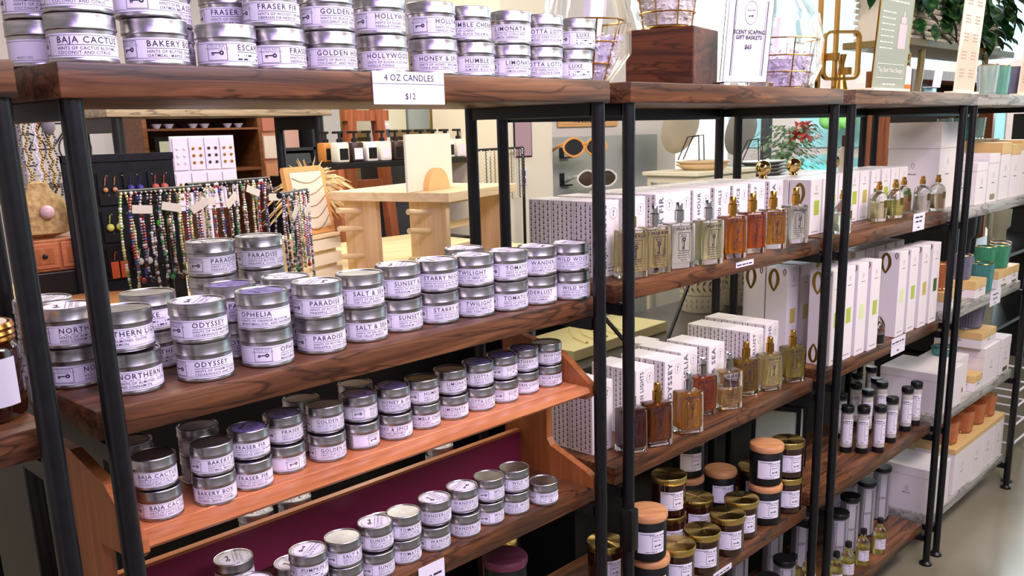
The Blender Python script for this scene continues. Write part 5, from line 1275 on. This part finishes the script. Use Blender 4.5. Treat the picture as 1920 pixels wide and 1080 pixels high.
m = M(); m.prism([(-.02, .05), (0, 0), (.12, 0), (.15, .05)], 0, .06, 'y'); obj('yellow_tray', m, mat('yellow_plastic', (220, 170, 40), .4), t, smooth=False)
m = M(); m.box(-.08, -.022, 0, .06, 0, .035); obj('red_box', m, mat('red_plastic', (170, 40, 40), .4), t, smooth=False)
t = thing('back_shelves', 'dark shelving unit of cards and boxes against the far wall', 'shelving', (1.0, 4.2, FZ), 0)
m = M(); m.box(0, 1.1, .28, .3, 0, 2.0)
for z in (.4, .9, 1.35, 1.62, 1.88): m.box(0, 1.1, 0, .28, z, z+.02)
m.box(0, .02, 0, .28, 0, 2.0); m.box(1.08, 1.1, 0, .28, 0, 2.0); obj('carcass', m, mat('charcoal', (56, 56, 60), .5), t, smooth=False)
cl_ = [(214, 206, 190), (226, 170, 120), (236, 226, 206), (60, 60, 64), (226, 180, 160), (120, 130, 130), (206, 196, 180)]
for i in range(12):
    o = thing('stock_box', f'small {["cream","tan","ivory","black","pink","grey","beige"][i%7]} box on the far dark shelves, {ORD[i]} counting across', 'box', (1.06+(i % 6)*.165, 4.25, FZ+(1.6404 if i >= 6 else 1.3704)), 0, 'boxes on the far dark shelves')
    m = M(); m.box(0, .12, 0, .12, 0, .12+.05*(i % 3)*.9); obj('box', m, mat('stock_%d' % (i % 7), cl_[i % 7], .7), o, smooth=False)
t = thing('card_tower', 'tall pink and orange card rack of paper goods left of the redwood ladder', 'card rack', (1.16, 3.75, FZ), 0)
m = M(); m.box(0, .42, .05, .2, 0, 1.95); obj('rack', m, mat('peach_panel', (226, 176, 136), .7), t, smooth=False)
for r in range(6):
    for c in range(3): m = M(); m.box(.02+c*.135, .135+c*.135, 0.0, .049, .95+r*.16, 1.08+r*.16); obj('card_stack', m, mat('cards_%d' % ((r+c) % 4), [(226, 190, 176), (214, 150, 110), (232, 214, 196), (190, 120, 100)][(r+c) % 4], .7), t, smooth=False)
# redwood A frame ladder shelf and soap shelf
t = thing('ladder_shelf', 'redwood A frame ladder standing behind the soap bottles', 'ladder', (1.20, 2.55, FZ), 0)
for s_ in (0, 1):
    m = M(); m.tube([((-.10 if s_ == 0 else .34), 0, 0), ((.02 if s_ == 0 else .16), 0, 1.95)], .034, 4); obj('leg', m, W_RED, t)
for z in (1.1, 1.45, 1.78): m = M(); m.box(-.03, .23, -.02, .02, z, z+.05); obj('rung', m, W_RED, t, smooth=False)
t = thing('soap_shelf', 'long black shelf table carrying a row of soap bottles', 'shelf', (.85, 2.15, FZ), 0)
m = M(); m.bbox(0, 1.05, 0, .22, 1.575, 1.60, .003); m.box(0, 1.05, 0, .22, 1.2, 1.22); obj('shelf_board', m, DARK, t, smooth=False)
for x in (.0, 1.02): m = M(); m.box(x, x+.03, 0, .22, 0, 1.574); obj('leg', m, W_RED, t, smooth=False)
sbm = M(); sbm.bbox(-.03, .03, -.03, .03, .0004, .085, .008); sbl = M(); sbl.box(-.022, .022, -.031, -.0302, .012, .06)
sbp = M(); sbp.cyl(0, 0, .085, .10, .012, 10); sbp.cyl(0, 0, .10, .125, .005, 8); sbp.box(-.030, .012, -.007, .007, .122, .132)
SC_ = [('clear', (226, 222, 206)), ('amber', (200, 130, 60)), ('dark brown', (60, 44, 40)), ('cream', (228, 214, 180)), ('white', (236, 232, 226)), ('tan', (206, 150, 96))]
for r in range(2):
    for i in range(13):
        c = SC_[(i*2+r) % 6]
        o = thing('soap_bottle', f'{c[0]} soap bottle with black pump, {ORD[i]} from left in the {["front","back"][r]} soap row', 'soap bottle', (.90+i*.076, 2.20+r*.10, FZ+1.6004), 0, 'soap bottles with black pumps')
        if i+r == 0: o0 = obj('bottle', sbm, mat('soap_'+c[0], c[1], .3), o)
        else: obj('bottle', sbm, mat('soap_'+c[0], c[1], .3), o)
        obj('label', sbl, PAPER if i % 2 else DARK, o, smooth=False); obj('pump', sbp, DARK, o)
t = thing('blanket_shelf', 'olive framed shelf of cream and blue folded textiles above the square board', 'shelf', (1.75, 3.0, FZ), 0)
m = M(); m.box(0, 1.1, 0, .4, 1.70, 1.73); m.box(.345, .375, -.03, -.002, 0, 2.3); m.box(0, 1.1, .36, .4, 1.2, 2.3); obj('frame', m, mat('olive_gilt', (128, 108, 62), .4), t, smooth=False)
for i in range(4):
    o = thing('folded_textile', f'{["cream","blue grey","straw","sand"][i]} folded textile standing on the olive shelf', 'textile', (1.80+(.0, .17, .42, .59)[i], 3.035, FZ+1.7304), 0, 'folded textiles on the olive shelf')
    m = M(); m.bbox(0, .15, 0, .3, 0, .24, .01); obj('fold', m, mat('textile_%d' % i, [(226, 222, 196), (170, 180, 180), (232, 214, 170), (222, 196, 140)][i], .9), o, smooth=False)
t = thing('white_jar', 'white jar with a blue band on the dark shelf before the textiles', 'jar', (1.50, 2.70, -.1495), 0)
m = M(); m.bbox(-.045, .045, -.03, .03, 0, .11, .01); obj('jar', m, PAPER, t, smooth=False); m = M(); m.bbox(-.022, .022, -.02, .02, .1105, .15, .004); obj('stopper', m, mat('pink_stopper', (224, 204, 196), .5), t, smooth=False)
m = M(); m.box(-.02, .04, -.0315, -.0302, .04, .08); obj('band', m, mat('slate_band', (70, 84, 90), .5), t, smooth=False)
t = thing('jar_plinth', 'dark plinth carrying the white jar', 'plinth', (1.42, 2.62, FZ), 0); m = M(); m.bbox(0, .2, 0, .16, 0, 1.659, .005); obj('plinth', m, mat('charcoal', (56, 56, 60), .5), t, smooth=False)
t = thing('hanging_jewelry_rack', 'black rail with hanging leather straps and beaded strands by the white pillar', 'rack', (1.25, 1.75, FZ), 0)
m = M(); m.tube([(0, 0, 1.64), (.42, .1, 1.64)], .006, 6); m.tube([(.0, 0, 0), (0, 0, 1.64)], .008, 6); m.tube([(.42, .1, 0), (.42, .1, 1.64)], .008, 6); obj('rail', m, DARK, t)
for i in range(12):
    m = M(); x = .03+i*.034; y = x*.238-.01
    if i in (6, 7): m.box(x-.012, x+.012, y-.002, y+.002, 1.44, 1.62); obj('leather_strap', m, mat('tan_leather', (176, 104, 56), .5), t, smooth=False); continue
    for k in range(30): m.ball((x+.002*(k % 2), y, 1.635-k*.0075), .0035, 4)
    obj('strand', m, (GOLDFOIL, PAPERB, DARK, CHROME)[i % 4], t)
# pillar, slat panel, letter board, sunglasses
m = M(); m.box(1.60, 1.93, 1.90, 2.4, FZ, 1.6); struct('trim_1', m, mat('cream_pillar', (226, 220, 196), .7), smooth=False)
m = M(); m.box(1.935, 3.2, 2.05, 2.12, FZ, 1.6); struct('wall_partition', m, mat('pale_partition', (214, 208, 200), .7), smooth=False)
t = thing('wall_mirror', 'small rectangular mirror with pink reflections on the cream pillar', 'mirror', (1.66, 1.894, -.215), 0)
m = M(); m.box(0, .12, 0, .005, 0, .30); obj('frame', m, DARK, t, smooth=False); m = M(); m.box(.006, .114, -.002, 0, .006, .294); obj('glass', m, mat('mirror_pink_reflection', (226, 190, 200), .1, .6), t, smooth=False)  # pink reflections painted in as the mirror glass colour
t = thing('wall_outlet', 'white wall outlet with a plugged cord on the cream pillar', 'outlet', (1.69, 1.896, -.345), 0)
m = M(); m.bbox(0, .05, -.004, .003, 0, .08, .002); obj('plate', m, PAPER, t, smooth=False)
for z in (.02, .055): m = M(); m.bbox(.012, .038, -.007, -.004, z-.012, z+.012, .001); obj('socket', m, mat('socket_grey', (120, 114, 100), .5), t, smooth=False)
t = thing('sunglasses_display', 'grey acrylic display panel with slots and pegs for sunglasses', 'display panel', (1.98, 1.99, -1.3), 0)
m = M(); m.box(0, .95, 0, .03, 0, 1.17); obj('panel', m, mat('grey_panel', (168, 172, 164), .35), t, smooth=False)
for z in (1.10, .96, .82, .68, .54):
    for x in (.10, .36, .62): m = M(); m.box(x, x+.035, -.004, -.0005, z-.03, z+.03); m.box(x, x+.07, -.03, -.004, z-.035, z-.028); obj('slot', m, DARK, t, smooth=False)
t = thing('letter_board', 'oak letter board reading SUNGLASSES & ACCESSORIES on the partition', 'sign', (2.13, 2.03, -.080), 0)
m = M(); m.bbox(0, .49, 0, .015, 0, .14, .004); obj('board', m, mat('letterboard_oak', (222, 172, 112), .5), t, smooth=False)
m = M()
for i in range(8): m.box(.012, .478, -.0012, -.0002, .012+i*.015, .0135+i*.015)
obj('grooves', m, mat('groove_brown', (160, 112, 66), .6), t, smooth=False)
m = M()
for k, s_ in enumerate(('ACCESSORIES', 'SUNGLASSES &')):
    v, f_ = textgeo(s_, .034, 1.35, .0006, 'CENTER'); flat2(([(a[0]+.245, a[1]+.022+.046*k) for a in v], f_), lambda a, b: (a, -.0015, b), m)
obj('lettering', m, INK, t, smooth=False)
def sunglasses(x, y, z, s, rim, lens, label, rz):
    t = thing('sunglasses', label, 'sunglasses', (x, y, z), rz)
    for c in (-1, 1):
        pts = [(c*.036*s+.030*s*cos(a)*(1+.12*cos(2*a)), 0, .026*s*sin(a)*(1.05)) for a in [2*pi*i/24 for i in range(24)]]
        m = M(); m.tube(pts, .0036*s, 6, True); obj('rim', m, rim, t)
        m = M(); m.add([(p[0], 0, p[2]) for p in pts]+[(p[0], .003, p[2]) for p in pts], [tuple(range(24)), tuple(range(47, 23, -1))]); obj('lens', m, lens, t, smooth=False)
        m = M(); m.tube([(c*.068*s, 0, .010*s), (c*.074*s, .02*s, .008*s), (c*.07*s, .11*s, -.012*s)], .0045*s, 6); obj('temple', m, rim, t)
    m = M(); m.tube([(-.01*s, 0, .008*s), (0, -.003, .012*s), (.01*s, 0, .008*s)], .003*s, 6); obj('bridge', m, rim, t)
WR = mat('bamboo_rim', (216, 150, 76), .4); LENS = mat('dark_lens', (30, 30, 34), .06, coat=1)
sunglasses(2.03, 1.775, -.178, 1.6, WR, LENS, 'bamboo framed dark sunglasses on the grey panel', -.5)
sunglasses(2.14, 1.79, -.335, 1.5, mat('clear_rim', (214, 214, 204), .15), mat('brown_lens', (66, 54, 46), .06, coat=1), 'clear framed round brown sunglasses below the bamboo pair', -.5)
for i, (x, z) in enumerate(((2.03, -.178), (2.14, -.335))):
    m = M(); m.tube([(x, 1.985, z-.0), (x, 1.81, z+.006)], .004, 6); o = obj('acrylic_peg', m, mat('acrylic', (230, 236, 232), .1), None); tag(o, ['upper', 'lower'][i]+' clear peg holding sunglasses on the grey panel', 'peg')
# ------------------------------------------------------------ right background: plates, counter, pots, window display
t = thing('cream_shelf_table', 'cream side table carrying leaning platters', 'table', (2.42, 1.38, FZ), 0)
m = M(); m.bbox(0, .62, 0, .34, 1.475, 1.495, .003); m.box(.02, .6, .02, .32, 1.44, 1.475); obj('top', m, mat('cream_paint', (232, 226, 196), .5), t, smooth=False)
for x in (.02, .58):
    for y in (.02, .30): m = M(); m.box(x, x+.02, y, y+.02, 0, 1.44); obj('leg', m, mat('cream_paint', (232, 226, 196), .5), t, smooth=False)
t = thing('display_bench', 'long dark bench under the platters behind the perfume shelves', 'bench', (3.06, 1.35, FZ), 0)
m = M(); m.bbox(0, 1.0, 0, .5, 1.40, 1.43, .004); m.box(.03, .97, .03, .47, 0, 1.40); obj('body', m, mat('pale_grey_fixture', (176, 176, 170), .6), t, smooth=False)
STONE = mat('stoneware', (176, 168, 146), .35); STONE2 = mat('grey_stoneware', (146, 144, 134), .35)
def plate_on_stand(x, y, z, R, mt, label):
    t = thing('platter', label, 'platter', (x, y, z), 0)
    m = M(); T = Matrix.Translation((0, .03, R*.98)) @ Matrix.Rotation(-1.25, 4, 'X') @ Matrix.Rotation(.35, 4, 'Z')
    m.lathe([(0, .012), (R*.7, .012), (R*.78, .020), (R*.98, .032), (R, .030), (R*.8, .008), (R*.7, 0), (0, 0)], 44, T, sy=.86); obj('plate', m, mt, t)
    s = thing('plate_stand', 'black wire stand holding the '+label.split(' leaning')[0], 'plate stand', (x, y-.02, z), .2)
    for q in (-.04, .03):
        m = M(); m.tube([(q-.025, -.06, .002), (q, -.045, .13), (q+.035, .03, .12), (q+.03, .08, .003)], .003, 6); obj('wire', m, DARK, s)
ZT = FZ+1.4955
plate_on_stand(2.68, 1.60, ZT+.047, .175, STONE, 'large sand glazed platter leaning on the cream table')
plate_on_stand(3.36, 1.64, FZ+1.4305+.079, .175, STONE2, 'large grey glazed platter leaning above the bowls')
for i in range(2):
    o = thing('shallow_bowl', ['lower', 'upper'][i]+' cream pink rimmed bowl stacked under the sand platter', 'bowl', (2.70, 1.53, ZT+.0004+i*.016), 0, 'bowls on the cream table')
    m = M(); m.lathe([(0, 0), (.10, 0), (.14, .022), (.145, .03), (.135, .028), (.09, .008), (0, .006)], 36); obj('bowl', m, mat('cream_glaze', (226, 200, 160), .3), o)
for i in range(4):
    o = thing('grey_platter', f'grey oval platter, {ORD[i]} from the bottom of the stack on the bench', 'platter', (3.40, 1.58, FZ+1.4304+i*.019), 0, 'stacked grey platters')
    m = M(); m.lathe([(0, 0), (.13, 0), (.20, .018), (.205, .024), (.19, .022), (.11, .007), (0, .006)], 36, sy=.6); obj('platter', m, STONE2, o)
t = thing('small_bowl', 'small sand coloured handled bowl behind the cartons', 'bowl', (2.18, 1.20, -.384), 0)
m = M(); m.lathe([(0, 0), (.05, 0), (.09, .03), (.094, .042), (.086, .042), (.045, .008), (0, .006)], 28); m.tube([(.08, 0, .035), (.115, 0, .03), (.12, 0, .015), (.08, 0, .02)], .006, 6); obj('bowl', m, STONE, t)
t = thing('bowl_plinth', 'pale fixture under the small handled bowl', 'plinth', (2.05, 1.10, FZ), 0); m = M(); m.bbox(0, .3, 0, .24, 0, 1.4245, .004); obj('plinth', m, mat('pale_grey_fixture', (176, 176, 170), .6), t, smooth=False)
# gold ornaments and flowers on the flame cartons
for i, (x, y, l) in enumerate(((1.148, .31, 'round polished gold ornament on the left flame cartons'), (1.345, .31, 'round polished bronze ornament right of the gold one'), (1.63, .31, 'small gold ornament behind the flame cartons by the brown bottle'))):
    t = thing('ornament_ball', l, 'ornament', (x, y, -.2514), 0); m = M(); m.lathe([(0, 0), (.014, .0), (.012, .006), (.006, .008)], 14); m.ball((0, 0, .030), .024, 14); obj('ball', m, mat('polished_gold', (226, 196, 130) if i != 1 else (190, 140, 110), .06, 1), t)
t = thing('flower_vase', 'white vase of pale flowers with one coral bloom by the window', 'flowers', (4.80, 2.15, -.62), 0)
m = M(); m.lathe([(0, 0), (.06, 0), (.09, .10), (.05, .2), (.045, .2), (.08, .1), (0, .02)], 20); obj('vase', m, PAPER, t)
m = M()
for i in range(420): a = random.uniform(0, 2*pi); r = random.uniform(0, .24); leaf(m, (r*cos(a), r*sin(a), .2+random.uniform(0, .32)), .045, a, .3)
s = obj('foliage', m, mat('sage_leaf', (120, 150, 110), .6), t); s['kind'] = 'stuff'
for i in range(16):
    a = random.uniform(0, 6.28); r = random.uniform(.05, .24); m = M(); m.ball((r*cos(a), r*sin(a)-.02, .26+random.uniform(0, .25)), .022, 6); obj('bloom', m, mat('white_petal', (236, 230, 226), .7), t)
m = M()
for i in range(26): leaf(m, (0, -.1, .46), .11, i*.9, -1.1+.3*(i % 6))
obj('coral_bloom', m, mat('coral_petal', (226, 110, 100), .7), t)
t = thing('window_plinth', 'white window display plinth carrying the flowers', 'plinth', (4.5, 1.95, FZ), 0); m = M(); m.bbox(0, .6, 0, .5, 0, 1.1885, .005); obj('plinth', m, PAPER, t, smooth=False)
t = thing('potted_succulent', 'low bowl of coloured succulents behind the gold ornaments', 'plant', (1.42, .60, -.53), 0)
m = M(); m.lathe([(0, 0), (.05, 0), (.07, .05), (.065, .05), (0, .03)], 20); obj('bowl', m, DARK, t)
t = thing('camera_device', 'black boxy camera shaped device on a pale pedestal by the pillar', 'device', (3.02, 2.3, -.25), 0); m = M(); m.bbox(0, .13, 0, .1, 0, .10, .006); obj('body', m, DARK, t, smooth=False); m = M(); m.cyl(.06, .0, 0, .0, .02); m = M(); m.lathe([(0, -.004), (.025, -.004), (.025, 0), (0, 0)], 20, Matrix.Translation((.065, -.0005, .05)) @ Matrix.Rotation(pi/2, 4, 'X')); obj('lens_ring', m, CHROME, t)  # black camera-like device that gives no light
t = thing('pale_pedestal', 'pale blue white pedestal under the black device', 'plinth', (2.98, 2.25, FZ), 0); m = M(); m.bbox(0, .24, 0, .24, 0, 1.5585, .004); obj('pedestal', m, mat('blue_white', (214, 228, 232), .5), t, smooth=False)
t = thing('art_panel', 'collage art print on a tall dark stand beyond the platters', 'print', (3.35, 2.4, FZ), 0)
m = M(); m.box(0, .34, 0, .03, 0, 1.62); obj('stand', m, mat('blue_white', (214, 228, 232), .5), t, smooth=False)
m = M(); m.box(.01, .30, -.008, -.001, 1.62-.02, 2.1); obj('print', m, noisy('collage', (226, 176, 140), (110, 96, 92), (14, 14, 14), rough=.6, lo=.45, hi=.55), t, smooth=False)
# dark counter with tray and pots
t = thing('dark_counter', 'low dark counter behind the perfume shelves', 'counter', (.42, .47, FZ), 0)
m = M(); m.bbox(0, 1.95, 0, .36, 1.03, 1.062, .003); obj('top', m, noisy('dark_slate', (52, 50, 50), (78, 74, 72), (5, 5, 5), rough=.25), t, smooth=False)
m = M(); m.box(.02, 1.93, .02, .34, 0, 1.029); obj('base', m, DARK, t, smooth=False)
t = thing('wooden_tray', 'cream wooden washboard style tray on the dark counter', 'tray', (.50, .535, -.7465), radians(3))
m = M(); m.bbox(0, .50, 0, .22, 0, .032, .002)
obj('tray', m, mat('cream_wood', (218, 206, 150), .5), t, smooth=False)
for i in range(5): m = M(); m.tube([(.10+.05*i, .03, .033), (.13+.05*i, .10, .0345), (.22+.05*i, .19, .033)], .006, 6); obj('ridge', m, mat('cream_wood', (218, 206, 150), .5), t)
POTM = noisy('ceramic_pattern', (206, 196, 170), (176, 160, 126), (30, 30, 60), rough=.4, lo=.5, hi=.52)
for i, (x, y, R_) in enumerate(((1.36, .66, .085), (1.56, .62, .085), (1.80, .66, .085))):
    t = thing('patterned_pot', f'cream ceramic pot with leaf pattern on the dark counter, {ORD[i]} from left', 'pot', (x, y, -.7465), 0, 'patterned ceramic pots')
    m = M(); m.lathe([(0, 0), (R_*.86, 0), (R_*.92, .01), (R_, .19), (R_*.98, .195), (R_*.92, .19), (R_*.84, .012), (0, .012)], 36); obj('pot', m, mat('cream_ceramic', (214, 206, 182), .4), t)
    def wr(x_, y_, R_=R_): a = x_/R_; rr = R_*(.93+.07*y_/.19)+.0008; return (rr*sin(a), -rr*cos(a), y_)
    m = M()
    for q in range(22):
        a = -R_*2.8+q*R_*.26
        flat2(([(a, .10), (a+.008, .108), (a+.014, .122), (a+.003, .114)], [(0, 1, 2, 3)]), wr, m); flat2(([(a, .10), (a+.003, .086), (a+.014, .078), (a+.008, .092)], [(0, 1, 2, 3)]), wr, m)
        for zz in (.02, .04): flat2(rectpf(a, a+.002, zz, zz+.012), wr, m)
    for zz in (.13, .15, .065): flat2(rectpf(-R_*2.9, R_*2.9, zz, zz+.0015, 40), wr, m)
    obj('leaf_pattern', m, mat('brown_glaze', (120, 84, 56), .5), t, smooth=False)
t = thing('hanging_scoop', 'black rounded scoop hanging under the second shelf corner', 'scoop', (.03, .30, -.56), 0)
m = M(); m.lathe([(0, -.035), (.02, -.032), (.036, -.018), (.042, .0), (.042, .03), (0, .03)], 24); obj('bowl', m, DARK, t); m = M(); m.tube([(0, 0, .03), (0, .0, .088)], .004, 6); obj('handle', m, DARK, t)
for i in range(2):
    t = thing('picture_frame', ['black picture frame leaning behind the jars at right', 'second black frame leaning just in front of the first'][i], 'picture frame', (1.19+.05*i, .335, -1.2243), radians(-66)); T = Matrix.Rotation(-.12, 4, 'X')
    m = M(); m.box(-.01, .15, 0, .010, 0, .012, T); m.box(-.01, .15, 0, .010, .198, .21, T); m.box(-.01, .004, 0, .010, .012, .198, T); m.box(.136, .15, 0, .010, .012, .198, T); obj('frame', m, DARK, t, smooth=False)
    m = M(); m.box(.004, .136, .004, .008, .012, .198, T); obj('print', m, mat('pale_green_paper', (190, 196, 180), .7), t, smooth=False)
# brown pump bottles behind unit three, boxes beyond
t = thing('brown_dropper_bottle', 'brown capped clear bottle between the rear posts of the third unit', 'bottle', (1.72, .31, -.2514), 0)
m = M(); m.lathe([(0, 0), (.02, 0), (.021, .004), (.021, .07), (.01, .08), (0, .08)], 20); obj('bottle', m, mat('milky', (206, 200, 190), .3), t); m = M(); m.lathe([(0, .0802), (.013, .0802), (.013, .12), (0, .12)], 16); obj('cap', m, mat('dark_cap', (70, 36, 26), .3), t)
# tumblers and far rack behind the fourth unit
t = thing('drinkware_rack', 'dark metal rack of large drink tumblers behind the right unit', 'rack', (3.55, .50, FZ), 0)
for z in (.46, .90, 1.36): m = M(); m.box(0, 2.2, 0, .4, z, z+.02); obj('shelf', m, DARK, t, smooth=False)
for x in (.0, 2.17): m = M(); m.box(x, x+.03, 0, .4, 0, 1.75); obj('side', m, DARK, t, smooth=False)
def bigtumbler(x, y, z, col, lid, label, handle=True, s=1.0):
    t = thing('drink_tumbler', label, 'tumbler', (x, y, z), 0, 'large handled drink tumblers')
    m = M(); m.lathe([(0, 0), (.042*s, 0), (.046*s, .12*s), (.062*s, .14*s), (.066*s, .26*s), (0, .26*s)], 32); obj('cup', m, mat('tumbler_%d_%d' % col[:2], col, .4), t)
    m = M(); m.lathe([(.066*s, .2605*s), (.068*s, .2605*s), (.068*s, .275*s), (.066*s, .275*s)], 32); obj('steel_band', m, CHROME, t)
    m = M(); m.lathe([(0, .2755*s), (.069*s, .2755*s), (.069*s, .295*s), (.05*s, .305*s), (0, .308*s)], 32); m.bbox(-.03*s, .03*s, -.02*s, .03*s, .306*s, .330*s, .006); obj('lid', m, mat('lid_%d' % lid[0], lid, .25), t)
    if handle: m = M(); m.tube([(-.062*s, -.0, .245*s), (-.10*s, 0, .245*s), (-.112*s, 0, .22*s), (-.112*s, 0, .10*s), (-.095*s, 0, .07*s), (-.05*s, 0, .07*s)], .011*s, 8); obj('handle', m, mat('tumbler_%d_%d' % col[:2], col, .4), t)
bigtumbler(3.98, .62, FZ+.9204, (30, 30, 38), (166, 160, 186), 'black tumbler with grey lid behind the green glasses', True, 1.15)
bigtumbler(4.22, .66, FZ+.9204, (30, 30, 36), (190, 190, 196), 'second black tumbler behind the first at right', True, 1.0)
bigtumbler(4.55, .60, FZ+.9204, (158, 156, 130), (166, 140, 206), 'olive cream tumbler with violet lid and loop handle', True, 1.15)
bigtumbler(4.45, .60, FZ+.4804, (150, 150, 132), (150, 146, 196), 'olive cream tumbler on the lower rack shelf', True, 1.1)
bigtumbler(4.12, .62, FZ+.4804, (96, 96, 90), (176, 176, 180), 'grey tumbler on the lower rack shelf', True, 1.0)
t = thing('orange_carton', 'orange printed carton on the far right rack top', 'box', (3.8, .6, FZ+1.3804), 0); m = M(); m.bbox(0, .2, 0, .15, 0, .06, .002); obj('box', m, mat('orange_print', (222, 150, 90), .6), t, smooth=False)
t = thing('yellow_carton', 'yellow carton on the rack top at the far right', 'box', (4.4, .6, FZ+1.3804), 0); m = M(); m.bbox(0, .6, 0, .15, 0, .06, .002); obj('box', m, mat('yellow_print', (226, 206, 60), .6), t, smooth=False)
t = thing('bronze_pole', 'bronze display pole with round foot beyond the last black post', 'pole', (3.125, .04, FZ), 0)
m = M(); m.cyl(0, 0, .006, 2.0, .016, 16); obj('pole', m, mat('bronze', (96, 76, 50), .35, .6), t); m = M(); m.lathe([(0, 0), (.026, 0), (.026, .006), (0, .006)], 18); obj('foot', m, DARK, t)
t = thing('wire_stand', 'low white wire stand on the floor at the far right', 'stand', (3.4, .1, FZ), 0)
m = M()
for z in (.10, .20, .30, .38): m.tube([(0, 0, z), (.5, 0, z), (.5, .3, z), (0, .3, z)], .006, 5, True)
for x, y in ((0, 0), (.5, 0), (.5, .3), (0, .3), (.25, 0)): m.tube([(x, y, 0), (x, y, .38)], .006, 5)
obj('wire_frame', m, PAPER, t)
# loose round candle at the lower left corner, standing on the lower board of the left unit
t = thing('gold_rim_tin', 'round tin with bright yellow rim at the lower left corner', 'tin', (-1.10, .20, -.8348), 0)
m = M(); m.lathe([(0, 0), (.038, 0), (.04, .004), (.04, .05), (0, .05)], 36); obj('can', m, TIN, t); m = M(); m.lathe([(.03, .0502), (.041, .0502), (.041, .056), (.034, .058)], 36); obj('yellow_rim', m, mat('yellow_rim', (226, 200, 60), .3), t); m = M(); m.lathe([(0, .0505), (.033, .0505), (.033, .056), (0, .056)], 30); obj('lid_disc', m, PAPER, t)
